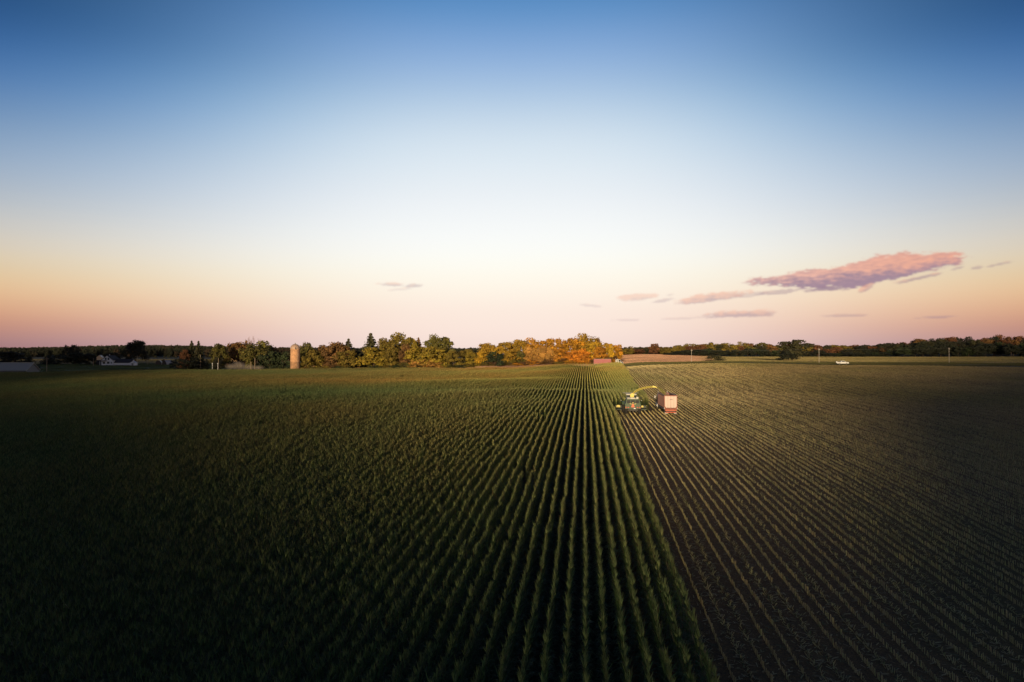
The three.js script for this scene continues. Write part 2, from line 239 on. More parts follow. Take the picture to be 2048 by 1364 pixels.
function cornSegment() {
  const F = new Faces();
  for (let i = 0; i < 7; i++) {
    const z = -0.5 + (i + rr(0.15, 0.85)) / 7, x = rr(-0.05, 0.05), h = rr(1.85, 2.35), az0 = rr(0, 3.14);
    const st = [0.09, 0.1, 0.035];
    for (let s = 0; s < 3; s++) { const a = s * 2.09, b = a + 2.09; F.tri([x + Math.cos(a) * 0.014, 0, z + Math.sin(a) * 0.014], [x + Math.cos(b) * 0.014, 0, z + Math.sin(b) * 0.014], [x, h, z], st); }
    const n = 9;
    for (let l = 0; l < n; l++) {
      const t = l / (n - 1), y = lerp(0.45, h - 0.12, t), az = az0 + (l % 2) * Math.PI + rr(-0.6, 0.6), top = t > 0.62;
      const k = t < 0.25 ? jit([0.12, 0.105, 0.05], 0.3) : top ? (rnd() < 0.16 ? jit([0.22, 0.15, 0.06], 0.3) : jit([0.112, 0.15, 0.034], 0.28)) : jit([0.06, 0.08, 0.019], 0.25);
      if (top) blade(F, [x, y, z], az, rr(0.16, 0.36), rr(0.24, 0.42), rr(0.1, 0.5), rr(0.03, 0.046), k);
      else blade(F, [x, y, z], az, rr(0.42, 0.66), rr(0.2, 0.34), rr(0.45, 0.85), rr(0.05, 0.075), k);
    }
    for (let s = 0; s < 6; s++) { const a = rr(0, 6.28), o = s ? rr(0.06, 0.16) : 0.01, H = h + rr(0.14, 0.38), k = jit([0.3, 0.285, 0.105], 0.4); F.tri([x - 0.02, h - 0.05, z], [x + 0.02, h - 0.05, z + 0.01], [x + Math.cos(a) * o, H, z + Math.sin(a) * o], k); F.tri([x, h - 0.05, z - 0.02], [x, h - 0.05, z + 0.02], [x + Math.cos(a) * o, H, z + Math.sin(a) * o], k); }
  }
  return F.geo();
}
function instanced(name, geos, mat, places, parent) {                                     // places: [x, y, z, turn, sx, sy, r, g, b]
  const lists = geos.map(() => []);
  places.forEach((p, i) => lists[(p[9] ?? i) % geos.length].push(p));
  const o = new THREE.Object3D(), col = new THREE.Color();
  geos.forEach((q, k) => {
    if (!lists[k].length) return;
    const m = new THREE.InstancedMesh(q, mat, lists[k].length); m.name = name; m.userData.kind = 'stuff'; m.castShadow = m.receiveShadow = true;
    lists[k].forEach((p, i) => { o.position.set(p[0], p[1], p[2]); o.rotation.set(0, p[3], 0); o.scale.set(p[4], p[5], p[4]); o.updateMatrix(); m.setMatrixAt(i, o.matrix); m.setColorAt(i, col.setRGB(p[6], p[7], p[8])); });
    parent.add(m);
  });
}
const inView = (x, z, d0, margin = 260) => { const [d, l] = toCam(x, z); if (d < d0) return false; const px = 1024 + FPX * l / d; return px > -margin && px < 2048 + margin; };
const leafMat = new THREE.MeshStandardMaterial({ vertexColors: true, roughness: 0.75 });
{
  const crop = new THREE.Group(); crop.name = 'corn_crop'; crop.userData = { kind: 'stuff', label: 'tall green corn with tan tassels standing in long rows' }; scene.add(crop);
  const geos = []; for (let i = 0; i < 9; i++) geos.push(cornSegment());
  const places = [];
  for (let k = -560; k * SP < 19; k++) for (let z = 0; z > -440; z -= 1) {
    const x0 = k * SP, zz = z + ((k * 37) % 10) * 0.1;
    if (x0 > cornEdge(zz) || !inView(x0, zz, 13) || !inCorn(x0, zz)) continue;
    const gapN = nz(x0 * 0.22, zz * 0.09, 4.4); if (gapN > 0.64) continue;                // weak spots
    const x = x0 + 0.07 * nz(zz * 0.25, k * 3.7) + rr(-0.02, 0.02), n = nz(x * 0.012, zz * 0.016, 1.7), n2 = nz(x * 0.09, zz * 0.04, 6.1);
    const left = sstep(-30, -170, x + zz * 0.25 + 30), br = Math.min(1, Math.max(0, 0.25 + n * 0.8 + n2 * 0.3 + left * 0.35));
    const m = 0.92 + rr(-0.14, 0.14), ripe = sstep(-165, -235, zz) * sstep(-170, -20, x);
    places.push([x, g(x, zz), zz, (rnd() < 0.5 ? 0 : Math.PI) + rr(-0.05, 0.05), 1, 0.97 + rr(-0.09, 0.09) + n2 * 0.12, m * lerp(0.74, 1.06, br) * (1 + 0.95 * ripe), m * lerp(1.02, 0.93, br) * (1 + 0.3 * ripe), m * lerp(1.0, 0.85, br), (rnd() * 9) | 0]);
  }
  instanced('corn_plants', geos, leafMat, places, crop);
  console.log('corn', places.length);
}
function stubbleSegment(messy) {
  const F = new Faces();
  for (let i = 0; i < 8; i++) {
    const z = -0.5 + (i + rr(0.15, 0.85)) / 8, x = messy ? rr(-0.05, 0.05) : rr(-0.012, 0.012), lean = messy ? rr(0.1, 0.28) : rr(0, 0.05), la = rr(0, 6.28), h = messy ? rr(0.08, 0.2) : rr(0.2, 0.32), r = rr(0.012, 0.018);
    const k = jit([0.62, 0.54, 0.27], 0.25), tx = x + Math.cos(la) * lean, tz = z + Math.sin(la) * lean;
    for (let s = 0; s < 3; s++) { const a = s * 2.09, b = a + 2.09; F.quad([x + Math.cos(a) * r, -0.05, z + Math.sin(a) * r], [x + Math.cos(b) * r, -0.05, z + Math.sin(b) * r], [tx + Math.cos(b) * r, h, tz + Math.sin(b) * r], [tx + Math.cos(a) * r, h, tz + Math.sin(a) * r], k); }
    F.tri([tx + r, h, tz], [tx - r, h, tz + r], [tx - r, h, tz - r], [0.6, 0.52, 0.3]);
    for (let l = 0; l < 2; l++) if (rnd() < (messy ? 0.55 : 0.16)) blade(F, [x, rr(0.02, 0.1), z], rr(0, 6.28), rr(0.08, messy ? 0.28 : 0.16), rr(0.04, 0.16), rr(0.05, 0.2), rr(0.02, 0.04), rnd() < 0.45 ? jit([0.15, 0.16, 0.05], 0.3) : jit([0.4, 0.31, 0.15], 0.3), 2);
  }
  for (let i = 0; i < (messy ? 12 : 5); i++) {                                            // trash lying flat
    const x = rr(-0.36, 0.36), z = rr(-0.5, 0.5), a = rr(0, 6.28), L = rr(0.05, 0.2), w = rr(0.012, 0.03), y = rr(0.01, 0.05), c = Math.cos(a), s = Math.sin(a), k = jit(rnd() < 0.25 ? [0.12, 0.13, 0.05] : [0.36, 0.28, 0.15], 0.35);
    F.quad([x - c * L - s * w, y, z - s * L + c * w], [x + c * L - s * w, y + 0.03, z + s * L + c * w], [x + c * L + s * w, y + 0.03, z + s * L - c * w], [x - c * L + s * w, y, z - s * L - c * w], k);
  }
  return F.geo();
}
{
  const crop = new THREE.Group(); crop.name = 'corn_stubble'; crop.userData = { kind: 'stuff', label: 'cut straw coloured corn stubble in rows on bare soil' }; scene.add(crop);
  const clean = [], messy = []; for (let i = 0; i < 7; i++) { clean.push(stubbleSegment(false)); messy.push(stubbleSegment(true)); }
  const geos = [...clean, ...messy], places = [];
  for (let k = 7; k * SP < 330; k++) for (let z = 0; z > -350; z -= 1) {
    const x0 = k * SP, zz = z + ((k * 37) % 10) * 0.1;
    if (x0 < cornEdge(zz) + 0.3 || !inView(x0, zz, 13) || toCam(x0, zz)[0] > 337) continue;
    const ph = (k - 7) % 8, track = ph === 2 || ph === 6, near = nz(k * 5.3, zz * 0.06, 2.2);
    const hole = nz(k * 7.31, zz * 0.37, 9.4) > 0.5, mess = hole || track ? near > -0.28 : ph === 3 || ph === 7 ? near > 0.14 : near > 0.42;
    const gr = Math.min(1, Math.max(0, 0.3 + 0.9 * nz(x0 * 0.03, zz * 0.02, 7.7) + 0.4 * near)), m = (0.95 + rr(-0.2, 0.2)) * lerp(1, 0.68, sstep(14, 62, x0 + 0.1 * zz)), rightDim = sstep(20, 70, x0);  // stubble colour dimmed towards the right, standing in for falling light
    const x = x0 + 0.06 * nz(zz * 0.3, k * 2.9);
    places.push([x, g(x, zz), zz, rr(-0.06, 0.06) + (rnd() < 0.5 ? 0 : Math.PI), 1, rr(0.8, 1.2), m * lerp(1.1, 0.86, gr), m * lerp(1.02, 0.9, gr) * (1 - 0.06 * rightDim), m * lerp(0.98, 0.68, gr) * (1 - 0.15 * rightDim), mess ? 7 + ((rnd() * 7) | 0) : (rnd() * 7) | 0]);
  }
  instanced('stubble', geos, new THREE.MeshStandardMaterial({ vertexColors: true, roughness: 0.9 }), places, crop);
  console.log('stubble', places.length);
}

// ------------------------------------------------------------------ trees
const BARK = M(0.11, 0.075, 0.05, 1);
function leafBit(F, p, n, s, k) {                                                         // a small bent leaf clump facing roughly along n
  const a = new THREE.Vector3(rr(-1, 1), rr(-1, 1), rr(-1, 1)).cross(n).normalize(), b = n.clone().cross(a).normalize(), c = (u, v, w) => [p.x + (a.x * u + b.x * v + n.x * w) * s, p.y + (a.y * u + b.y * v + n.y * w) * s, p.z + (a.z * u + b.z * v + n.z * w) * s];
  const f = rr(-0.35, 0.15);
  F.tri(c(-0.6, -0.15, 0), c(0.05, -0.55, f), c(0.6, 0.05, 0), k); F.tri(c(-0.6, -0.15, 0), c(0.6, 0.05, 0), c(-0.05, 0.6, f), k);
}
function crownGeo(kind, seed) {                                                            // unit tree: height 1, crown width about 1, base at the ground
  RS = seed * 7919 + 17;
  const F = new Faces(), v = new THREE.Vector3(), n = new THREE.Vector3();
  if (kind === 'spruce') {
    const tiers = 15;
    for (let t = 0; t < tiers; t++) {
      const y = lerp(0.07, 0.97, t / (tiers - 1)), r = 0.55 * Math.pow(1 - t / (tiers - 0.3), 0.8) * rr(0.85, 1.12), nb = Math.max(4, 13 - ((t * 0.6) | 0));
      for (let b = 0; b < nb; b++) {
        const a = b / nb * 6.283 + rr(-0.25, 0.25) + t, L = r * rr(0.7, 1.15), bits = 3 + (L * 18 | 0);
        for (let i = 0; i < bits; i++) { const q = (i + 0.6) / bits; v.set(Math.cos(a) * L * q, y - q * L * 0.16 + rr(-0.008, 0.008), Math.sin(a) * L * q); n.set(Math.cos(a) + rr(-0.7, 0.7), rr(0, 0.8), Math.sin(a) + rr(-0.7, 0.7)).normalize(); leafBit(F, v, n, 0.066 * rr(0.7, 1.3), jit([1, 1, 1], 0.35)); }
      }
    }
    return F.geo();
  }
  const spec = { round: [13, 0.5, 0.0, 1], oak: [16, 0.55, 0.1, 1], tall: [15, 0.53, 0.0, 1], bush: [9, 0.42, 0.0, 1], willow: [12, 0.5, 0.08, 1], ragged: [9, 0.55, 0.26, 0.75] }[kind];
  const lobes = [];
  for (let i = 0; i < spec[0]; i++) {
    const q = i / spec[0], a = i * 2.4 + rr(-0.5, 0.5);
    const y = lerp(spec[2] + 0.16, 0.87, Math.pow(q, 0.9)) + rr(-0.04, 0.04);
    let wide = kind === 'bush' ? 0.34 * Math.sqrt(Math.max(0.05, 1 - y * y)) : kind === 'tall' ? 0.3 * Math.sin(Math.PI * Math.min(1, 0.25 + y * 0.72)) : kind === 'oak' ? 0.36 * Math.sin(Math.PI * Math.min(1, 0.12 + y * 0.8)) : 0.32 * Math.sin(Math.PI * Math.min(1, 0.2 + y * 0.74));
    lobes.push([Math.cos(a) * wide * rr(0.55, 1.05), y, Math.sin(a) * wide * rr(0.55, 1.05), rr(0.11, 0.24), rr(0.07, 0.16), rr(0.68, 1.28)]);
  }
  if (kind !== 'ragged') lobes.push([0, lerp(spec[2], 1, 0.5), 0, 0.3, 0.27, 0.9]); 
  const N = kind === 'ragged' ? 900 : kind === 'bush' ? 1700 : 2700;
  for (let i = 0; i < N; i++) {
    const L = lobes[(rnd() * lobes.length) | 0];
    n.set(rr(-1, 1), rr(-0.8, 1), rr(-1, 1)).normalize(); const q = Math.pow(rnd(), 0.33) * (rnd() < 0.15 ? 1.3 : 1);
    v.set(L[0] + n.x * L[3] * q, L[1] + n.y * L[4] * q, L[2] + n.z * L[3] * q);
    if (v.y < 0.02) v.y = rr(0.02, 0.1);
    if (v.y > 1) continue;
    if (kind === 'willow') { n.y *= 0.3; n.normalize(); }
    n.x += rr(-0.7, 0.7); n.y += rr(-0.5, 0.7); n.z += rr(-0.7, 0.7); n.normalize();
    const k = jit([1, 1, 1], 0.3).map((c) => c * L[5]);
    leafBit(F, v, n, rr(0.026, 0.058), [k[0], k[1], k[2]]);
    if (kind === 'willow' && rnd() < 0.5) F.tri([v.x - 0.008, v.y, v.z], [v.x + 0.008, v.y, v.z], [v.x, v.y - rr(0.06, 0.16), v.z], k);
  }
  return F.geo();
}
function trunkGeo(kind, seed) {
  RS = seed * 104729 + 3;
  const top = kind === 'spruce' ? 0.88 : 0.6, parts = [cyl(0.022, kind === 'spruce' ? 0.004 : 0.011, top, 0, top / 2 - 0.01, 0, 7)];
  if (kind !== 'spruce') for (let i = 0; i < 7; i++) { const a = i * 2.4, y = rr(0.18, 0.5), r = rr(0.16, 0.32), b = [Math.cos(a) * r, y + rr(0.15, 0.3), Math.sin(a) * r]; parts.push(rod([0, y, 0], b, 0.006, 5)); }
  return mergeGeometries(parts.map(flat));
}
function bareGeo() {
  RS = 991; const parts = [];
  const grow = (p, dir, len, r, lv) => { const e = [p[0] + dir[0] * len, p[1] + dir[1] * len, p[2] + dir[2] * len]; parts.push(rod(p, e, r, lv < 2 ? 5 : 3)); if (lv > 5) return; const k = lv < 1 ? 4 : rnd() < 0.55 ? 3 : 2; for (let i = 0; i < k; i++) { const d = new THREE.Vector3(dir[0] + rr(-0.62, 0.62), dir[1] + rr(-0.1, 0.35), dir[2] + rr(-0.62, 0.62)).normalize(); grow(e, [d.x, d.y, d.z], len * rr(0.62, 0.82), r * 0.62, lv + 1); } };
  grow([0, 0, 0], [0, 1, 0], 0.3, 0.018, 0);
  return mergeGeometries(parts.map(flat));
}
const PROTO = {};
for (const k of ['round', 'oak', 'tall', 'bush', 'willow', 'ragged', 'spruce']) PROTO[k] = [0, 1, 2, 3].map((i) => ({ crown: crownGeo(k, i + 1 + k.length * 10), trunk: trunkGeo(k, i + 5) }));
const BARE = bareGeo();
RS = 4242;
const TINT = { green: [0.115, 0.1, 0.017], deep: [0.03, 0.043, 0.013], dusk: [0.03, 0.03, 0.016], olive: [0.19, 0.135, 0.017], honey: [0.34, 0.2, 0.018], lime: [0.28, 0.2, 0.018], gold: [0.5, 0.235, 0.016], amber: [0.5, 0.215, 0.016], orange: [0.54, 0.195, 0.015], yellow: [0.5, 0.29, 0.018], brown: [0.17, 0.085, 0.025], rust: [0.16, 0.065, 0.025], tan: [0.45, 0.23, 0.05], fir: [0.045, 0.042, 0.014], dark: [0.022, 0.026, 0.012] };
const crownMats = new Map();
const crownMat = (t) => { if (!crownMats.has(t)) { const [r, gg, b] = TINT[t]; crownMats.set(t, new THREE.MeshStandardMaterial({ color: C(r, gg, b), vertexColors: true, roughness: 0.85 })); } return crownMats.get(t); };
let treeNo = 0;
const TREE_NAME = { round: 'broadleaf_tree', oak: 'oak_tree', tall: 'broadleaf_tree', bush: 'bush', willow: 'willow_tree', ragged: 'ragged_tree', spruce: 'spruce_tree' };
function tree(px, d, topY, wPx, kind, tint, label, group) {
  const [x, y, z] = onGround(px, d), H = Math.max(2, upTo(topY, d) - y), Wd = wPx / FPX * d * 1.34, t = thing(TREE_NAME[kind], label, kind === 'bush' ? 'bush' : 'tree', [x, y - 0.2, z], rr(0, 6.28), group);
  const p = PROTO[kind][treeNo++ % 4];
  const tr = part('trunk', p.trunk, BARK, t), cr = part('crown', p.crown, crownMat(tint), t);
  tr.scale.set(Math.min(Wd, H), H, Math.min(Wd, H)); cr.scale.set(Wd, H, Wd * rr(0.85, 1.1));
  return t;
}
const TREES = [
  // left of the field, round the white house
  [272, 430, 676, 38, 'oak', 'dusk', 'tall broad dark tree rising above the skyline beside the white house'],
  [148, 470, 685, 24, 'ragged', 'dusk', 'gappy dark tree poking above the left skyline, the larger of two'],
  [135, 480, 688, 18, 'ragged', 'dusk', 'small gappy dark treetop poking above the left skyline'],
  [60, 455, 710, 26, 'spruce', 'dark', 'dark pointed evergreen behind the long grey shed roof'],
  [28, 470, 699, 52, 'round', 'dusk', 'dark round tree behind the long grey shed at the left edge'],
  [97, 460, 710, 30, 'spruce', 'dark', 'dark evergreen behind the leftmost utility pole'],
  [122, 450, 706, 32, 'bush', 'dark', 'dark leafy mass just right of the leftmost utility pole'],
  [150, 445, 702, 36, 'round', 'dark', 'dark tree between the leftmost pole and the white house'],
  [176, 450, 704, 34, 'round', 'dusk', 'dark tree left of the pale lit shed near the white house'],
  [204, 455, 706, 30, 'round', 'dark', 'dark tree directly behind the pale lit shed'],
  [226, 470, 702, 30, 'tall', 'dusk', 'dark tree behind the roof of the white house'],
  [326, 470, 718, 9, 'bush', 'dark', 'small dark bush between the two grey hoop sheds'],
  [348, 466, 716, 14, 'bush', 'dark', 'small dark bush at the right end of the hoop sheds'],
  [370, 425, 695, 26, 'round', 'rust', 'orange brown tree left of the two tall spruces'],
  [383, 430, 681, 30, 'spruce', 'fir', 'left one of two tall spruces standing side by side'],
  [397, 428, 681, 30, 'spruce', 'fir', 'right one of two tall spruces standing side by side'],
  [376, 415, 712, 46, 'bush', 'dark', 'dark bush at the foot of the two tall spruces'],
  [414, 470, 717, 12, 'spruce', 'dark', 'small dark conifer on the green field right of the two spruces'],
  [440, 425, 681, 34, 'tall', 'green', 'tall narrow irregular tree standing alone on the green field'],
  [436, 418, 712, 26, 'bush', 'dusk', 'low bush at the foot of the tall narrow lone tree'],
  [478, 445, 679, 50, 'oak', 'brown', 'brownish tree left of the bare pinkish treetop'],
  [492, 452, 673, 12, 'ragged', 'brown', 'thin dark treetop just left of the bare twigs'],
  [512, 425, 680, 56, 'oak', 'green', 'green tree in front of the bare pinkish treetop'],
  [533, 440, 681, 30, 'round', 'green', 'rounded treetop right of the bare pinkish twigs'],
  [546, 445, 689, 26, 'round', 'brown', 'treetop just left above the large dark bush by the silo'],
  [540, 408, 696, 50, 'bush', 'deep', 'large dark green bush filling the space left of the silo'],
  [566, 409, 697, 42, 'bush', 'deep', 'dark green bush touching the left side of the silo'],
  // between silo and tall spruce
  [612, 428, 681, 32, 'oak', 'green', 'dark rounded tree just right of the silo top'],
  [626, 412, 694, 38, 'round', 'olive', 'olive tree right of the silo, left of the half hidden house'],
  [612, 405, 708, 24, 'bush', 'olive', 'olive bush at the right foot of the silo'],
  [637, 440, 692, 28, 'round', 'green', 'treetop above the half hidden house'],
  [655, 420, 683, 44, 'round', 'brown', 'brown tree just right of the half hidden house'],
  [680, 428, 679, 46, 'oak', 'brown', 'wide flat topped brown tree left of the small spruce'],
  [697, 430, 677, 38, 'spruce', 'fir', 'small spruce above the brown trees between silo and tall spruce'],
  [694, 408, 694, 40, 'round', 'olive', 'olive tree below the small spruce'],
  [664, 405, 708, 34, 'bush', 'brown', 'low brown bush at the field edge below the brown trees'],
  [718, 440, 699, 28, 'round', 'dark', 'dark tree in the gap left of the tall spruce'],
  [741, 430, 666, 50, 'spruce', 'fir', 'tallest spruce of the grove, pointed top clear of the skyline'],
  // the grove
  [748, 408, 688, 54, 'round', 'lime', 'yellow olive rounded tree below the tallest spruce'],
  [772, 425, 671, 44, 'tall', 'olive', 'tall olive tree just right of the tallest spruce'],
  [800, 425, 663, 54, 'tall', 'olive', 'tallest leafy tree in the left part of the grove'],
  [782, 407, 696, 36, 'round', 'olive', 'olive tree at the field edge below the tall olive trees'],
  [823, 424, 668, 34, 'tall', 'lime', 'yellowish treetop right of the tallest leafy tree'],
  [837, 428, 674, 30, 'spruce', 'brown', 'narrow pointed brown treetop between two tall leafy trees'],
  [812, 409, 686, 30, 'tall', 'brown', 'brown narrow tree left of the long yellow green thicket'],
  [868, 424, 663, 40, 'tall', 'green', 'left half of the tall forked dark treetop over the yellow green thicket'],
  [890, 426, 667, 40, 'tall', 'green', 'right half of the tall forked dark treetop over the yellow green thicket'],
  [842, 406, 686, 56, 'round', 'lime', 'left part of the long yellow green thicket'],
  [872, 405, 688, 56, 'round', 'lime', 'right part of the long yellow green thicket'],
  [907, 405, 698, 44, 'round', 'olive', 'olive brown round tree at the right end of the yellow green thicket'],
  [836, 401, 716, 40, 'bush', 'tan', 'pale dry brush at the field edge below the yellow green thicket'],
  [868, 401, 718, 40, 'bush', 'tan', 'second patch of pale dry brush below the yellow green thicket'],
  [932, 440, 694, 34, 'round', 'olive', 'low dark tree in the dip of the skyline'],
  [945, 407, 700, 36, 'round', 'lime', 'yellow olive round tree left of the dark green bush'],
  [964, 405, 698, 26, 'round', 'yellow', 'bright yellow narrow tree touching the dark green bush'],
  [990, 402, 701, 42, 'bush', 'deep', 'dark green rounded bush in the middle of the grove front'],
  [975, 425, 682, 40, 'oak', 'honey', 'honey coloured treetop at the left end of the long golden canopy'],
  [1010, 428, 679, 44, 'oak', 'honey', 'honey coloured treetop above the dark green rounded bush'],
  [1020, 409, 695, 40, 'round', 'honey', 'honey coloured tree just right of the dark green rounded bush'],
  [1041, 410, 699, 22, 'tall', 'green', 'dark narrow tree left of the tan orange tree'],
  [1040, 430, 675, 40, 'oak', 'honey', 'treetop behind the dark narrow tree'],
  [1062, 410, 690, 34, 'tall', 'tan', 'tan orange tree left of the pale willow'],
  [1068, 432, 674, 40, 'oak', 'gold', 'golden olive treetop behind the tan orange tree'],
  [1091, 407, 688, 34, 'willow', 'tan', 'pale golden willow with hanging foliage'],
  [1095, 430, 671, 42, 'round', 'gold', 'rounded golden treetop above the pale willow'],
  [1122, 428, 673, 38, 'round', 'gold', 'golden treetop right above the pale willow'],
  [1120, 410, 692, 36, 'round', 'amber', 'amber tree just right of the pale willow'],
  [1148, 428, 672, 46, 'oak', 'gold', 'wide golden treetop left of the highest treetop'],
  [1144, 408, 697, 32, 'round', 'orange', 'orange tree at the field edge, second right of the willow'],
  [1166, 407, 694, 30, 'tall', 'orange', 'bright orange tree left of the red trailer'],
  [1173, 432, 665, 46, 'oak', 'honey', 'highest treetop at the right end of the grove'],
  [1197, 434, 668, 16, 'ragged', 'brown', 'thin tuft of a treetop right of the highest treetop'],
  [1188, 416, 678, 40, 'round', 'yellow', 'bright yellow tree above the red trailer'],
  [1200, 409, 690, 38, 'round', 'amber', 'amber tree right behind the red trailer'],
  [1217, 414, 681, 28, 'tall', 'yellow', 'yellow tree behind the right end of the red trailer'],
  [1233, 418, 684, 30, 'round', 'gold', 'last tree at the right end of the grove, behind the white truck'],
  [1224, 404, 710, 26, 'bush', 'brown', 'dark brush between the red trailer and the white truck'],
  // out on the right
  [1430, 396, 707, 36, 'bush', 'fir', 'low spreading dark tree beside the lane, left of the big dark tree'],
  [1584, 415, 673, 54, 'round', 'fir', 'big dense dark tree standing alone beside the lane'],
  [1576, 405, 700, 40, 'bush', 'dark', 'dark lower growth in front of the big lone tree'],
];
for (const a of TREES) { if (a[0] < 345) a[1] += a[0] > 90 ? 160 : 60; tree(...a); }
for (let px = 604, i = 0; px < 1240; px += rr(11, 19), i++) { if (px > 985 && px < 1000) continue; const d = 401 + rr(0, 6), [x, y, z] = onGround(px, d); tree(px, d, 706 - (y + rr(2.2, 4.8) - HC) / d * FPX, rr(18, 30), 'bush', px < 930 ? ['green', 'olive', 'brown', 'deep'][(rnd() * 4) | 0] : ['olive', 'gold', 'brown', 'amber'][(rnd() * 4) | 0], 'low brush at the foot of the grove behind the corn', 'brush along the foot of the grove'); }
for (const [px, d, topY, w] of [[504, 436, 671, 26], [518, 440, 676, 24]]) { const [x, y, z] = onGround(px, d), H = upTo(topY, d) - y, t = thing('bare_tree', px < 510 ? 'leafless pinkish tree rising above the green trees, the taller one' : 'smaller leafless pinkish tree right of the taller bare one', 'tree', [x, y, z], px); const b = part('branches', BARE, M(0.3, 0.17, 0.14, 1), t); const bb = new THREE.Box3().setFromBufferAttribute(BARE.attributes.position); b.scale.set(w / FPX * d, H / bb.max.y, w / FPX * d); }
// the wood on the right: three runs of trees
const woodTop = (px) => { const P = [[1245, 693], [1262, 690], [1290, 692], [1308, 688], [1335, 690], [1365, 686], [1400, 683], [1450, 684], [1500, 683], [1530, 682], [1565, 686], [1600, 684], [1640, 686], [1652, 690], [1690, 687], [1700, 690], [1730, 690], [1765, 686], [1800, 681], [1830, 677], [1870, 674], [1900, 672], [1940, 675], [1970, 670], [2048, 669], [2200, 668]]; let i = 0; while (i < P.length - 2 && P[i + 1][0] < px) i++; return lerp(P[i][1], P[i + 1][1], Math.min(1, (px - P[i][0]) / (P[i + 1][0] - P[i][0]))); };
for (let row = 0; row < 3; row++) for (let px = row === 0 ? 1338 : 1256; px < 2160; px += rr(15, 23)) {
  const d = [700, 745, 800][row] + rr(-14, 14) + (px < 1330 ? 90 : 0), far3 = px > 1690;
  const top = woodTop(px) + [14, 5, 0][row] + rr(-2.2, 3), kind = rnd() < 0.5 ? 'oak' : rnd() < 0.6 ? 'round' : 'tall';
  const tint = row === 0 ? (rnd() < 0.75 ? 'dark' : 'deep') : far3 ? ['dusk', 'dark', 'brown', 'dusk', 'rust', 'fir'][(rnd() * 6) | 0] : ['olive', 'brown', 'rust', 'green', 'olive', 'fir'][(rnd() * 6) | 0];  // front row tinted dark, standing in for shade low in the wood
  tree(px, d, top, rr(22, 32), kind, tint, ['dark tree in the front row of the wood along the right skyline', 'tree in the middle row of the wood along the right skyline', 'tree in the back row of the wood along the right skyline'][row], ['front row of the right wood', 'middle row of the right wood', 'back row of the right wood'][row]);
}
tree(1308, 770, 684, 22, 'round', 'rust', 'reddish dome shaped tree standing above the far end of the wood');
{ // wooded hills far off: one mass
  const wood = new THREE.Group(); wood.name = 'hill_forest'; wood.userData = { kind: 'stuff', label: 'dark forest covering the low hills on the left horizon' }; scene.add(wood);
  const places = [], mats = new THREE.MeshStandardMaterial({ vertexColors: true, roughness: 0.9 });
  for (let i = 0; i < 5200; i++) {
    const px = rr(-260, 1000), d = 1010 + Math.pow(rnd(), 0.8) * 800, [x, z] = along(px, d), n = nz(x * 0.006, z * 0.006), m = rr(0.7, 1.3), red = sstep(0, 0.5, n + rr(-0.4, 0.4));
    places.push([x, g(x, z) - 1, z, rr(0, 6.28), rr(8, 13), rr(11, 17), m * lerp(0.03, 0.062, red), m * lerp(0.034, 0.04, red), m * lerp(0.018, 0.022, red), (rnd() * 8) | 0]);
  }
  for (let i = 0; i < 700; i++) {
    const px = rr(1240, 2260), d = rr(850, 1000), [x, z] = along(px, d), m = rr(0.7, 1.3);
    places.push([x, g(x, z) - 1, z, rr(0, 6.28), rr(9, 14), rr(10, px > 1750 ? 15 : 12), m * 0.05, m * 0.04, m * 0.018, (rnd() * 8) | 0]);
  }
  instanced('forest_trees', [...PROTO.bush, ...PROTO.round].map((p) => p.crown), mats, places, wood);
}
console.log('trees', treeNo);
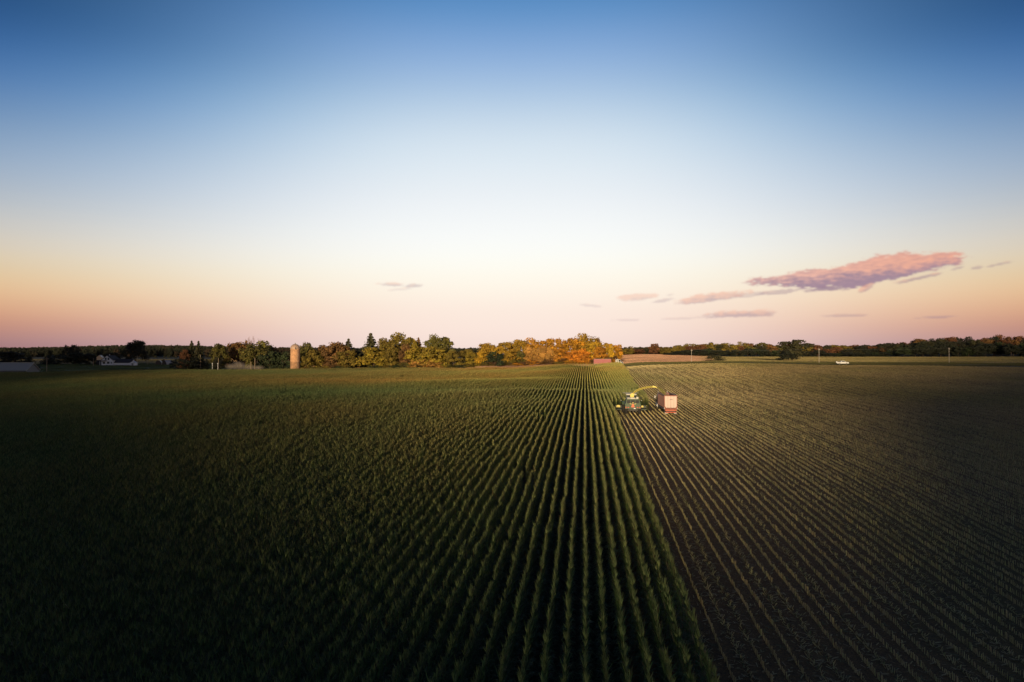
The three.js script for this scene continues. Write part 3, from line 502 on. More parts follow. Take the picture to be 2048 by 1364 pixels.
// ------------------------------------------------------------------ rough grass on the far fields, where the low sun catches it
{
  const tuft = (k0, k1) => { const F = new Faces(); for (let i = 0; i < 34; i++) { const x = rr(-1.1, 1.1), z = rr(-1.1, 1.1), a = rr(0, 6.28), w = rr(0.03, 0.07), h = rr(0.25, 0.6), lx = rr(-0.15, 0.15), lz = rr(-0.15, 0.15), k = jit(rnd() < 0.5 ? k0 : k1, 0.3); F.tri([x - Math.cos(a) * w, 0, z - Math.sin(a) * w], [x + Math.cos(a) * w, 0, z + Math.sin(a) * w], [x + lx, h, z + lz], k); } return F.geo(); };
  const grassMat = new THREE.MeshStandardMaterial({ vertexColors: true, roughness: 0.95 });
  const put = (name, label, n, px0, px1, d0, d1, geos, test, sc = 1) => {
    const grp = new THREE.Group(); grp.name = name; grp.userData = { kind: 'stuff', label }; scene.add(grp);
    const L = []; for (let i = 0; i < n; i++) { const px = rr(px0, px1), d = Math.sqrt(lerp(d0 * d0, d1 * d1, rnd())), [x, z] = along(px, d); if (test && !test(x, z, px, d)) continue; const m = rr(0.75, 1.25) * (1 + 0.5 * nz(x * 0.03, z * 0.05)); L.push([x, g(x, z) - 0.05, z, rr(0, 6.28), sc * rr(0.8, 1.3), sc * rr(0.7, 1.3), m, m, m, (rnd() * geos.length) | 0]); }
    instanced('grass', geos, grassMat, L, grp);
  };
  const pink = [tuft([0.5, 0.28, 0.19], [0.42, 0.27, 0.15]), tuft([0.52, 0.3, 0.2], [0.4, 0.22, 0.13])];
  const straw = [tuft([0.34, 0.26, 0.11], [0.24, 0.2, 0.075]), tuft([0.3, 0.24, 0.1], [0.2, 0.18, 0.06])];
  const dark = [tuft([0.09, 0.085, 0.03], [0.12, 0.1, 0.035]), tuft([0.1, 0.1, 0.03], [0.075, 0.075, 0.025])];
  const hay = [tuft([0.07, 0.11, 0.03], [0.1, 0.12, 0.035])];
  put('dry_grass', 'pinkish dry stubble grass on the far field right of the grove', 15000, 1236, 1424, 383, 830, pink);
  put('straw_grass', 'pale straw grass on the field below the right wood', 36000, 1400, 2260, 383, 700, straw);
  put('verge_grass', 'dark weedy grass on the verges of the lane', 15000, 1248, 2260, 337, 384, dark, (x, z, px, d) => d < 343.5 || d > 351.5, 0.8);
  put('brown_grass', 'dry brown grass strip between the corn and the golden trees', 5000, 880, 1242, 357, 412, pink, (x, z, px, d) => d > far(px) + 1);
  put('hay_grass', 'green grass of the meadow beyond the corn on the left', 22000, -200, 720, 398, 640, hay);
  put('mown_grass', 'pale mown grass at the foot of the far left hills', 9000, -200, 720, 655, 900, straw, null, 1.3);
}

// ------------------------------------------------------------------ forage harvester
const mGreen = M(0.06, 0.098, 0.05, 0.55), mYellow = M(0.72, 0.58, 0.1, 0.45), mBlack = M(0.02, 0.02, 0.022, 0.7), mTyre = M(0.028, 0.026, 0.025, 0.95), mGrey = M(0.3, 0.3, 0.3, 0.6), mPale = M(0.62, 0.58, 0.5, 0.5), mGlass = new THREE.MeshPhysicalMaterial({ color: C(0.03, 0.04, 0.045), roughness: 0.08, specularIntensity: 1 }), mRed = M(0.6, 0.03, 0.03, 0.3), mOrange = M(0.9, 0.16, 0.03, 0.5), mWhite = M(0.8, 0.79, 0.77, 0.4), mSteel = M(0.35, 0.34, 0.33, 0.45, 0.6);
function wheel(parent, x, y, z, r, w, rimMat, lugs = false, axis = 'x') {
  const tyre = new THREE.LatheGeometry([[r * 0.58, -w / 2], [r * 0.9, -w / 2], [r, -w * 0.36], [r, w * 0.36], [r * 0.9, w / 2], [r * 0.58, w / 2]].map(([a, b]) => new THREE.Vector2(a, b)), 22).rotateZ(Math.PI / 2);
  const geos = [tyre];
  if (lugs) for (let i = 0; i < 18; i++) { const a = i / 18 * 6.283; geos.push(new THREE.BoxGeometry(w * 0.46, 0.05, 0.07).rotateY(i % 2 ? 0.5 : -0.5).translate((i % 2 ? 1 : -1) * w * 0.24, r + 0.015, 0).rotateX(a)); }
  const t = part('wheel', geos, mTyre, parent); t.position.set(x, y, z);
  part('rim', [cyl(r * 0.58, r * 0.58, w * 0.7, 0, 0, 0, 18, 'x'), cyl(r * 0.2, r * 0.2, w * 0.86, 0, 0, 0, 10, 'x')], rimMat, t);
  return t;
}
{
  const [hx, hz] = along(1265.5, 125), o = thing('forage_harvester', 'green and yellow forage harvester cutting into the standing corn', 'harvester', [hx, g(hx, hz - 3), hz]);
  part('hood', [extr([[-1.42, 1.15], [1.42, 1.15], [1.45, 1.3], [1.45, 2.0], [1.32, 2.14], [1.2, 2.92], [1.1, 2.98], [-1.1, 2.98], [-1.2, 2.92], [-1.32, 2.14], [-1.45, 2.0], [-1.45, 1.3]], 3.1, 0.04).translate(0, 0, -1.6), box(2.5, 1.5, 1.2, 0, 1.95, -3.7)], mGreen, o);
  for (const [x, w] of [[-0.8, 0.62], [0, 0.74], [0.8, 0.62]]) { const p = part('air_intake', box(w, 0.6, 0.04, x, 2.52, 0.02), mBlack, o); for (let k = 0; k < 4; k++) part('slat', box(w - 0.06, 0.025, 0.05, x, 2.32 + k * 0.13, 0.04), M(0.05, 0.055, 0.05, 0.6), p); }
  part('deck', [rbox(2.1, 0.14, 2.5, 0, 3.05, -1.5, 0.04), rbox(0.9, 0.22, 0.7, 0, 3.16, -0.7, 0.06)], mPale, o);
  part('vent_cover', rbox(0.5, 0.34, 0.5, -0.8, 3.2, -0.5, 0.06), mGrey, o); part('vent_cover', rbox(0.42, 0.4, 0.44, 0.86, 3.22, -0.45, 0.06), mPale, o);
  part('stripe', [box(1.0, 0.07, 0.03, 0, 2.06, 0.045), box(0.08, 0.2, 0.03, -0.53, 2.15, 0.03, 0, 0, 0.5), box(0.08, 0.2, 0.03, 0.53, 2.15, 0.03, 0, 0, -0.5)], mYellow, o);
  part('emblem', [extr([[-0.14, 0], [-0.04, 0.16], [0.06, 0.16], [0.15, 0.03], [0.05, 0.05], [-0.02, 0.0]], 0.02).translate(0, 2.24, 0.065)], mYellow, o);
  const tri = (s) => [[-0.3 * s, -0.2 * s], [-0.24 * s, -0.26 * s], [0.24 * s, -0.26 * s], [0.3 * s, -0.2 * s], [0.06 * s, 0.34 * s], [-0.06 * s, 0.34 * s]];
  const smv = part('warning_triangle', extr(tri(1.15), 0.02).translate(0, 1.74, 0.07), mRed, o); part('triangle_centre', extr(tri(0.86), 0.02).translate(0, 1.74, 0.088), mOrange, smv);
  for (const x of [-1.32, -0.86, 0.86, 1.32]) part('tail_light', rbox(Math.abs(x) > 1 ? 0.12 : 0.3, Math.abs(x) > 1 ? 0.34 : 0.16, 0.08, x, 1.42, 0.07, 0.03), Math.abs(x) > 1 ? mOrange : mRed, o);
  part('number_plate', box(0.34, 0.17, 0.02, 0.32, 1.22, 0.07), mWhite, o);
  part('chassis', [box(0.9, 0.35, 7.2, 0, 0.95, -3.6), box(2.1, 0.24, 0.3, 0, 0.82, -0.95), box(0.14, 0.6, 0.16, -0.55, 0.85, 0.06), box(0.14, 0.6, 0.16, 0.55, 0.85, 0.06), box(1.7, 0.14, 0.2, 0, 1.05, 0.08), box(0.3, 0.16, 0.5, 0, 0.62, 0.2)], M(0.07, 0.065, 0.06, 0.7), o);
  for (const s of [-1, 1]) { wheel(o, s * 1.22, 0.68, -0.95, 0.68, 0.46, mYellow, true); wheel(o, s * 1.5, 0.98, -4.5, 0.98, 0.7, mYellow, true); part('fender', extr([[-1.1, 0], [-0.8, 0.5], [0.8, 0.5], [1.1, 0], [1.0, 0], [0.75, 0.42], [-0.75, 0.42], [-1.0, 0]], 0.66).rotateY(Math.PI / 2).translate(s * 1.5, 1.7, -4.5), mGreen, o); }
  const cab = part('cab', [box(0.09, 1.5, 0.09, -0.92, 2.75, -4.3), box(0.09, 1.5, 0.09, 0.92, 2.75, -4.3), box(0.09, 1.5, 0.09, -0.92, 2.75, -5.9), box(0.09, 1.5, 0.09, 0.92, 2.75, -5.9), rbox(1.95, 0.5, 1.75, 0, 1.85, -5.1, 0.06)], mGreen, o);
  part('window', [box(1.75, 1.36, 0.02, 0, 2.78, -4.28), box(1.75, 1.36, 0.02, 0, 2.78, -5.93), box(0.02, 1.36, 1.5, -0.94, 2.78, -5.1), box(0.02, 1.36, 1.5, 0.94, 2.78, -5.1)], mGlass, cab);
  part('cab_roof', rbox(2.05, 0.26, 1.95, 0, 3.62, -5.1, 0.1), mPale, o);
  part('light_bar', [box(3.1, 0.07, 0.16, -0.1, 3.86, -5.7), rod([-0.8, 3.7, -5.6], [-0.8, 3.86, -5.7], 0.03), rod([0.8, 3.7, -5.6], [0.8, 3.86, -5.7], 0.03)], mGrey, o);
  for (const s of [-1, 1]) part('mirror', [rod([s * 0.95, 3.2, -5.95], [s * 1.9, 3.0, -6.05], 0.025), rbox(0.22, 0.42, 0.08, s * 1.98, 2.85, -6.05, 0.03)], mBlack, o);
  for (const s of [-1, 1]) part('marker_light', rbox(0.12, 0.12, 0.08, s * 2.0, 2.45, -4.6, 0.03), mWhite, o);
  part('handrail', [rod([-1.25, 1.9, -3.3], [-1.25, 3.0, -3.3], 0.025), rod([-1.25, 3.0, -3.3], [-1.25, 3.0, -2.2], 0.025), rod([1.25, 1.9, -3.3], [1.25, 3.0, -3.3], 0.025)], mYellow, o);
  part('turret', [cyl(0.42, 0.36, 0.55, 0.05, 3.05, -3.6, 16), extr([[-0.3, 0], [0.34, 0], [0.46, 0.6], [0.02, 0.75], [-0.34, 0.5]], 0.5, 0.03).translate(0.05, 3.2, -3.6)], mYellow, o);
  // the long bowed spout reaching over to the right
  const curve = new THREE.CatmullRomCurve3([[0.05, 3.3, -3.6], [0.4, 3.95, -3.6], [1.1, 4.5, -3.62], [2.05, 4.88, -3.66], [3.1, 5.1, -3.72], [4.1, 5.22, -3.76]].map((p) => new THREE.Vector3(...p)));
  const strip = (off, up, r0, r1, n = 5) => { const pts = curve.getPoints(28).map((p, i) => { const t = curve.getTangent(i / 28); return p.clone().add(new THREE.Vector3(-t.y, t.x, 0).multiplyScalar(up)).add(new THREE.Vector3(0, 0, off)); }); return new THREE.TubeGeometry(new THREE.CatmullRomCurve3(pts), 40, r0, n); };
  const sp = part('spout', [strip(0, 0.1, 0.06), strip(0, -0.1, 0.06), strip(-0.08, 0, 0.08)], mYellow, o);
  part('wear_strip', strip(0.035, 0, 0.045), mBlack, sp);
  part('deflector', [extr([[0, -0.17], [0.5, -0.15], [0.78, -0.26], [0.84, -0.17], [0.6, 0.05], [0.35, 0.13], [0, 0.17]], 0.3, 0.02).translate(4.05, 5.23, -3.77)], mYellow, o);
  // header
  const hd = part('header', [box(6.2, 0.5, 0.5, 0, 1.05, -7.0), box(6.0, 0.22, 1.1, 0, 0.45, -7.6), cyl(0.25, 0.25, 5.6, 0, 0.9, -7.5, 12, 'x'), box(1.3, 0.7, 1.2, 0, 1.0, -6.3)], M(0.05, 0.06, 0.045, 0.6), o);
  for (let k = 0; k < 9; k++) part('crop_divider', new THREE.ConeGeometry(0.2, 1.3, 8).rotateX(-Math.PI / 2).scale(1, 0.8, 1).translate(-3.04 + k * 0.76, 0.42, -8.6), mGreen, hd);
  for (const s of [-1, 1]) part('end_shield', [extr([[-0.36, 0], [0.36, 0], [0.36, 0.26], [0.14, 0.42], [-0.26, 0.38], [-0.36, 0.22]], 0.12, 0.03).scale(s > 0 ? 0.6 : 1, s > 0 ? 0.8 : 1, 1).translate(s < 0 ? -2.45 : 2.3, 0.95, -6.66)], mYellow, o);
  o.scale.setScalar(0.96); part('header_light', [rbox(0.12, 0.1, 0.06, 2.0, 1.3, -6.7, 0.02), rbox(0.1, 0.1, 0.06, 3.2, 1.25, -6.7, 0.02)], mYellow, o);
}

// ------------------------------------------------------------------ trucks and trailers
function trailer(name, label, pos, turn, L, sideMat, doorMat, printed, ribMat = sideMat) {
  const o = thing(name, label, 'trailer', pos, turn), Wd = 2.5, y0 = 1.3, y1 = 3.85, mFrame = M(0.3, 0.075, 0.04, 0.5);
  for (const s of [-1, 1]) {
    const w = part('side_wall', box(0.06, y1 - y0, L, s * (Wd / 2 - 0.05), (y0 + y1) / 2, -L / 2), sideMat, o);
    for (let z = 0.5; z < L; z += 0.62) part('rib', box(0.07, y1 - y0 - 0.3, 0.09, s * (Wd / 2 + 0.012), (y0 + y1) / 2, -z), ribMat, w);
    part('top_rail', box(0.16, 0.16, L, s * (Wd / 2 - 0.04), y1 + 0.07, -L / 2), M(0.42, 0.27, 0.22, 0.55), o);
    part('bottom_rail', box(0.12, 0.18, L, s * (Wd / 2), y0 - 0.1, -L / 2), M(0.42, 0.36, 0.34, 0.55), o);
  }
  part('front_wall', box(Wd, y1 - y0 + 0.1, 0.08, 0, (y0 + y1) / 2 + 0.05, -L), sideMat, o);
  part('floor', box(Wd - 0.1, 0.12, L, 0, y0, -L / 2), mBlack, o);
  part('rear_frame', [box(0.13, y1 - y0 + 0.2, 0.16, -Wd / 2, (y0 + y1) / 2, 0), box(0.13, y1 - y0 + 0.2, 0.16, Wd / 2, (y0 + y1) / 2, 0), box(Wd, 0.14, 0.16, 0, y1 + 0.06, 0), box(Wd, 0.2, 0.18, 0, y0 - 0.04, 0)], mFrame, o);
  for (let k = 0; k < 4; k++) {
    const x = (k - 1.5) * 0.59, c = 0.3, e = k === 0 ? [[-0.285, 0.32], [-0.02, 0], [0.275, 0], [0.275, 2.34], [-0.285, 2.34]] : k === 3 ? [[-0.275, 0], [0.02, 0], [0.285, 0.32], [0.285, 2.34], [-0.275, 2.34]] : [[-0.272, 0], [0.272, 0], [0.272, 2.34], [-0.272, 2.34]];
    part('rear_panel', extr(e, 0.05, 0.012).translate(x, y0 + 0.16, 0.05), doorMat, o);
  }
  part('corner_gusset', [extr([[0, 0], [0.34, 0], [0, 0.4]], 0.05).translate(-1.19, y0 + 0.1, 0.04), extr([[0, 0], [-0.34, 0], [0, 0.4]], 0.05).translate(1.19, y0 + 0.1, 0.04)], mFrame, o);
  if (printed) {                                                                            // two short dark lines of worn lettering, too small to read
    const c = document.createElement('canvas'); c.width = 256; c.height = 96; const q = c.getContext('2d'); q.clearRect(0, 0, 256, 96); q.fillStyle = '#2a1512'; for (let i = 0; i < 9; i++) q.fillRect(70 + i * 13, 14 + (i % 3), 8, 16 + (i * 7) % 9); for (let i = 0; i < 16; i++) q.fillRect(18 + i * 14, 54 + (i % 2) * 3, 10, 18 + (i * 5) % 8);
    const t = new THREE.CanvasTexture(c); t.colorSpace = THREE.SRGBColorSpace;
    part('lettering', new THREE.PlaneGeometry(0.8, 0.3).translate(0.1, 3.15, 0.092), new THREE.MeshStandardMaterial({ map: t, transparent: true, alphaTest: 0.4, roughness: 0.7 }), o);
  }
  part('hinge', [box(0.1, 0.3, 0.05, 0, y0 + 0.22, 0.11), box(0.05, 2.2, 0.03, 0, y0 + 1.3, 0.105)], M(0.33, 0.12, 0.08, 0.5), o);
  part('bumper', [box(2.36, 0.17, 0.16, 0, 0.98, 0.1), box(2.2, 0.12, 0.14, 0, 0.5, 0.02)], M(0.7, 0.14, 0.04, 0.4), o);
  part('under_frame', [box(0.14, 0.4, L - 0.4, -0.5, 1.0, -L / 2), box(0.14, 0.4, L - 0.4, 0.5, 1.0, -L / 2), box(1.9, 0.6, 0.1, 0, 0.8, -0.1)], M(0.14, 0.035, 0.025, 0.6), o);
  for (const x of [-0.9, -0.3, 0.3, 0.9]) part('tail_light', rbox(0.18, 0.1, 0.06, x, 0.5, 0.11, 0.02), mRed, o);
  for (const s of [-1, 1]) { part('side_marker', rbox(0.12, 0.3, 0.1, s * 1.3, 1.35, 0.08, 0.03), mPale, o); part('mud_flap', box(0.56, 0.42, 0.03, s * 0.92, 0.36, -0.14), M(0.42, 0.38, 0.33, 0.8), o); for (const z of [-0.9, -2.15]) wheel(o, s * 0.98, 0.5, z, 0.5, 0.5, mSteel); }
  const F = new Faces(); RS = 31;                                                           // chopped corn heaped inside
  const hN = (x, z) => 3.0 + 0.8 * Math.exp(-(((z + L * 0.55) / (L * 0.28)) ** 2) - (x / 1.1) ** 2) + 0.1 * nz(x * 3, z * 2);
  for (let i = 0; i < 8; i++) for (let j = 0; j < 30; j++) { const X = (v) => -1.14 + v * 2.28 / 8, Z = (v) => -0.12 - v * (L - 0.24) / 30, p = (u, v) => [X(u), hN(X(u), Z(v)), Z(v)]; F.quad(p(i, j), p(i + 1, j), p(i + 1, j + 1), p(i, j + 1), jit([0.3, 0.27, 0.07], 0.3)); }
  const heap = part('silage', F.geo(), new THREE.MeshStandardMaterial({ vertexColors: true, roughness: 1 }), o); heap.userData.kind = 'stuff';
  return o;
}
function tractorUnit(name, label, pos, turn, paint) {                                       // nose towards -z, rear of the chassis at z = 0
  const o = thing(name, label, 'truck', pos, turn);
  part('cab', [rbox(2.2, 1.75, 1.7, 0, 2.15, -3.0, 0.12), rbox(2.1, 0.3, 1.5, 0, 3.1, -3.0, 0.12)], paint, o);
  part('windscreen', box(1.9, 0.75, 0.04, 0, 2.55, -3.87), mGlass, o);
  for (const s of [-1, 1]) { part('side_window', box(0.04, 0.62, 0.9, s * 1.105, 2.5, -3.2), mGlass, o); part('mirror', [rod([s * 1.1, 2.7, -3.7], [s * 1.45, 2.7, -3.75], 0.025), rbox(0.16, 0.6, 0.22, s * 1.5, 2.5, -3.75, 0.04)], mWhite, o); part('exhaust_stack', [cyl(0.09, 0.09, 2.6, s * 1.0, 2.7, -1.95, 10)], mSteel, o); part('fuel_tank', cyl(0.33, 0.33, 1.3, s * 1.02, 0.75, -2.6, 14, 'z'), mSteel, o); part('headlight', rbox(0.24, 0.2, 0.1, s * 0.85, 1.15, -5.72, 0.04), mPale, o); wheel(o, s * 0.98, 0.52, -4.85, 0.52, 0.32, mPale); wheel(o, s * 0.92, 0.52, -0.7, 0.52, 0.56, mPale); part('fender', extr([[-0.75, 0], [-0.5, 0.42], [0.5, 0.42], [0.75, 0], [0.66, 0], [0.45, 0.34], [-0.45, 0.34], [-0.66, 0]], 0.44).rotateY(Math.PI / 2).translate(s * 0.98, 0.82, -4.85), paint, o); }
  part('hood', [extr([[0, 0], [1.75, 0], [1.8, 0.7], [1.6, 0.95], [0, 1.15]], 1.5, 0.05).rotateY(Math.PI / 2).translate(0, 0.95, -3.88)], paint, o);
  part('grille', box(1.1, 0.75, 0.05, 0, 1.35, -5.74), mSteel, o);
  part('bumper', rbox(2.3, 0.32, 0.2, 0, 0.7, -5.75, 0.06), mPale, o);
  part('chassis', [box(0.9, 0.28, 5.6, 0, 0.85, -2.8)], mBlack, o);
  return o;
}
{
  const [x, z] = along(1341, 125), y = g(x, z - 4) - 0.02;
  trailer('silage_trailer', 'dark red silage trailer with pale rear doors beside the harvester', [x, y, z], 0.02, 10.6, M(0.15, 0.045, 0.035, 0.5), M(0.7, 0.54, 0.48, 0.55), true).scale.setScalar(0.9);
  tractorUnit('truck', 'dark truck hitched in front of the silage trailer beside the harvester', [x - 0.2, g(x, z - 14), z - 8.9], 0.02, M(0.05, 0.045, 0.05, 0.4)).scale.setScalar(0.9);
  const [x2, z2] = along(1187.5, 372); trailer('red_trailer', 'red trailer parked side-on before the golden trees behind the corn', [x2, g(x2 + 4, z2), z2], -Math.PI / 2 + 0.06, 9.2, M(0.36, 0.065, 0.07, 0.55), M(0.6, 0.3, 0.28, 0.55), false, M(0.5, 0.3, 0.29, 0.6));
  const [x3, z3] = along(1231.5, 366); const t3 = tractorUnit('white_truck', 'white truck standing at the far corner of the corn', [x3 - 1.2, g(x3, z3) + 0.1, z3 - 1.6], Math.PI + 0.95, M(0.82, 0.8, 0.77, 0.4)); t3.scale.setScalar(1.0);
}
{ // chopped corn blown out of the spout
  const [hx, hz] = along(1265.5, 125), y = g(hx, hz - 3), F = new Faces(); RS = 77;
  for (let i = 0; i < 800; i++) { const t = Math.pow(rnd(), 0.8), s = 0.05 + 0.5 * t, x = hx + 4.7 + 1.55 * t + rr(-s, s) * 0.6, yy = y + 4.9 - 1.25 * t * t - 0.2 * t + rr(-s, s) * 0.5, z = hz - 3.8 - 0.9 * t + rr(-s, s), q = rr(0.03, 0.08), c = rr(0, 6.28); F.tri([x - q * Math.cos(c), yy - q * Math.sin(c), z], [x + q * Math.cos(c), yy, z + q], [x, yy + q, z - q], jit([0.32, 0.3, 0.08], 0.3)); }
  const m = new THREE.Mesh(F.geo(), new THREE.MeshStandardMaterial({ vertexColors: true, roughness: 1 })); m.name = 'chopped_corn'; m.userData = { kind: 'stuff', label: 'chopped corn flying from the spout into the trailer' }; scene.add(m);
}
{ // pickup on the lane
  const d = 347, [x, z] = along(1685, d), y = g(x, z) + 0.1, o = thing('pickup', 'white pickup truck driving along the lane on the right', 'pickup', [x, y, z], -YAW * 0.6);
  part('body', [extr([[-2.85, 0.5], [-2.45, 0.5], [-2.32, 0.85], [-1.95, 1.0], [-1.6, 0.85], [-1.45, 0.5], [1.25, 0.5], [1.4, 0.85], [1.75, 1.0], [2.1, 0.85], [2.25, 0.5], [2.85, 0.55], [2.92, 0.95], [2.75, 1.2], [1.35, 1.32], [0.6, 1.92], [-0.75, 1.94], [-0.9, 1.3], [-2.9, 1.3], [-2.95, 0.7]], 1.8, 0.05)], mWhite, o);
  for (const s of [-1, 1]) { part('side_window', extr([[-0.62, 1.38], [1.05, 1.38], [0.55, 1.82], [-0.58, 1.83]], 0.03).translate(0, 0, s * 0.96), mGlass, o); for (const wx of [-1.95, 1.75]) { const w = wheel(o, wx, 0.4, s * 0.84, 0.42, 0.28, mSteel); w.rotation.y = Math.PI / 2; } part('headlight', rbox(0.08, 0.18, 0.3, 2.9, 0.98, s * 0.7, 0.03), mPale, o); part('tail_light', rbox(0.06, 0.3, 0.14, -2.97, 1.05, s * 0.85, 0.02), mRed, o); }
  part('windscreen', box(0.03, 0.85, 1.5, 0.99, 1.62, 0, 0, 0, 0.92), mGlass, o);
  o.scale.setScalar(0.93); part('bed', box(1.8, 0.03, 1.5, -1.9, 1.36, 0), mBlack, o);
  part('bumper', [rbox(0.16, 0.22, 1.86, 2.98, 0.62, 0, 0.04), rbox(0.16, 0.22, 1.86, -3.02, 0.62, 0, 0.04)], mSteel, o);
  const [sx, sz] = along(1673, 342); const sgn = thing('roadside_sign', 'small white sign on a dark post just left of the white pickup', 'sign', [sx, g(sx, sz), sz], YAW); part('post', cyl(0.05, 0.05, 1.1, 0, 0.55, 0, 8), mBlack, sgn); part('board', rbox(0.7, 0.75, 0.05, 0, 1.4, 0.05, 0.02), mWhite, sgn);
}

// ------------------------------------------------------------------ silo
{
  const [x, y, z] = onGround(590.5, 402), R = 2.75, H = upTo(697, 402) - y, o = thing('silo', 'tall concrete stave silo with domed top among dark trees', 'silo', [x, y - 0.2, z]);
  const stave = tex(512, (u, v) => { const cx = u * 40, row = v * 22 + (Math.floor(cx) % 2) * 0.5, fx = Math.abs((cx % 1) - 0.5), fy = Math.abs((row % 1) - 0.5), edge = fx > 0.44 || fy > 0.46 ? 0.8 : 1, id = Math.sin(Math.floor(cx) * 12.9898 + Math.floor(row) * 78.233) * 43758.5, k = edge * (0.92 + 0.14 * (id - Math.floor(id))) * (0.95 + 0.16 * tileN(u, v, 3, 3)) * (v < 0.45 ? 0.84 : 1); return [214 * k, 168 * k, 130 * k]; });  // lower staves darkened in the colour, standing in for shade
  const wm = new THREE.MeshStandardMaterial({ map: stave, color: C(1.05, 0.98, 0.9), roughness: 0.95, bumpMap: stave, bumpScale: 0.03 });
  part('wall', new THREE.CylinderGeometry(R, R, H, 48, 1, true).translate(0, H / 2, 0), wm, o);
  for (let i = 0; i < 16; i++) part('hoop', new THREE.TorusGeometry(R + 0.02, 0.03, 4, 40).rotateX(Math.PI / 2).translate(0, 0.7 + i * (H - 1) / 15.5, 0), M(0.3, 0.24, 0.2, 0.6, 0.4), o);
  const dome = part('roof', new THREE.SphereGeometry(R + 0.1, 32, 10, 0, 6.2832, 0, Math.PI / 2).translate(0, H, 0), M(0.5, 0.34, 0.25, 0.6, 0.1), o);
  for (let i = 0; i < 12; i++) part('seam', new THREE.TorusGeometry(R + 0.12, 0.025, 4, 12, Math.PI / 2).rotateY(i / 12 * 6.283).translate(0, H, 0), M(0.4, 0.32, 0.27, 0.6, 0.2), dome);
  part('cap', [cyl(0.35, 0.3, 0.5, 0, H + R + 0.25, 0, 12), new THREE.SphereGeometry(0.32, 10, 6).translate(0, H + R + 0.5, 0)], mGrey, dome);
  part('hatch', [rbox(0.72, 1.3, 0.12, 0, 0, 0, 0.04).rotateX(-0.2).translate(0, 0.35, R + 0.0).rotateY(0.5).translate(0, H, 0)], mBlack, o);
  part('ladder', [rod([-0.2, 0.5, R + 0.12], [-0.2, H, R + 0.12], 0.025), rod([0.2, 0.5, R + 0.12], [0.2, H, R + 0.12], 0.025), ...range(0.7, H - 0.2, 0.45).map((v) => rod([-0.2, v, R + 0.12], [0.2, v, R + 0.12], 0.018, 4))].map((q) => q.rotateY(0.95)), mSteel, o);
}

// ------------------------------------------------------------------ buildings
function gable(name, label, pos, turn, w, d, eave, peak, wallMat, roofMat, over = 0.4, cat = 'house') {   // ridge along local z, gable faces +z
  const o = thing(name, label, cat, pos, turn);
  part('wall', extr([[-w / 2, -0.5], [w / 2, -0.5], [w / 2, eave], [0, peak], [-w / 2, eave]], d), wallMat, o);
  const s = Math.atan2(peak - eave, w / 2), L = Math.hypot(w / 2, peak - eave) + over, roofs = [];
  for (const k of [-1, 1]) roofs.push(box(L, 0.16, d + over * 2).rotateZ(-k * s).translate(k * (Math.cos(s) * L / 2), peak + 0.1 - Math.sin(s) * L / 2, 0));
  o.userData.roof = undefined; delete o.userData.roof;
  o.roof = part('roof', roofs, roofMat, o);
  return o;
}
const mShingle = M(0.045, 0.042, 0.05, 0.9), mClap = M(0.78, 0.78, 0.8, 0.7);
const win = (o, x, y, z, w, h) => { const f = part('window', [box(w + 0.22, 0.1, 0.06, x, y + h / 2 + 0.05, z), box(w + 0.22, 0.1, 0.08, x, y - h / 2 - 0.05, z), box(0.1, h, 0.06, x - w / 2 - 0.05, y, z), box(0.1, h, 0.06, x + w / 2 + 0.05, y, z), box(0.05, h, 0.05, x, y, z)], mClap, o); part('pane', box(w, h, 0.04, x, y, z - 0.01), mGlass, f); };
{
  const d = 580, [x, y, z] = onGround(222, d), h = gable('white_house', 'white gabled house with a dark roof on the left', [x, y, z], 0.12, 9.6, 11, 4.6, upTo(711, d) - y, mClap, mShingle, 0.6);
  for (const wx of [-1.15, 1.15]) win(h, wx, 5.5, 5.53, 1.4, 1.9);
  win(h, 1.0, 2.3, 5.53, 2.0, 1.7); win(h, -2.6, 2.2, 5.53, 2.0, 1.6); win(h, 3.6, 2.3, 5.53, 0.9, 1.4);
  part('porch_roof', box(5.4, 0.2, 2.2, -2.6, 3.9, 6.4, 0, 0.2), mShingle, h); for (const px of [-5, -0.3]) part('porch_post', box(0.2, 3.6, 0.2, px, 1.9, 7.2), mClap, h);
  part('chimney', box(0.6, 1.6, 0.6, -1.7, upTo(711, d) - y + 0.2, -1), M(0.5, 0.45, 0.42, 0.9), h);
  const [x2, y2, z2] = onGround(248, d), w = gable('house_wing', 'long low white building with dark roof joined to the right of the white house', [x2, y2, z2], Math.PI / 2 + 0.12, 7.5, 16, 2.3, 5.2, mClap, mShingle, 0.5);
  for (let i = 0; i < 5; i++) { const f = part('window', [box(0.08, 1.3, 1.5, 3.78, 1.5, -6.4 + i * 3.2)], mClap, w); part('pane', box(0.05, 1.05, 1.2, 3.82, 1.5, -6.4 + i * 3.2), mGlass, f); }
  const [x3, y3, z3] = onGround(268, 572), c = gable('white_shed', 'tiny white shed half hidden behind the base of the tall dark tree', [x3, y3, z3], 0.2, 4.2, 5, 2.2, 3.4, mClap, M(0.6, 0.6, 0.62, 0.7), 0.3, 'shed'); part('door', box(1.5, 1.8, 0.06, 0, 1, 2.53), mGrey, c);
  const [x4, y4, z4] = onGround(201, 600), q = gable('lit_shed', 'small cream coloured outbuilding left of the white house', [x4, y4 + 4.2, z4], 0.3, 4.2, 5, 2.4, 4.2, M(0.85, 0.6, 0.36, 0.7), M(0.75, 0.6, 0.45, 0.6), 0.3, 'shed'); part('foundation', box(4.4, 5, 5.2, 0, -2.4, 0), mBlack, q);
}
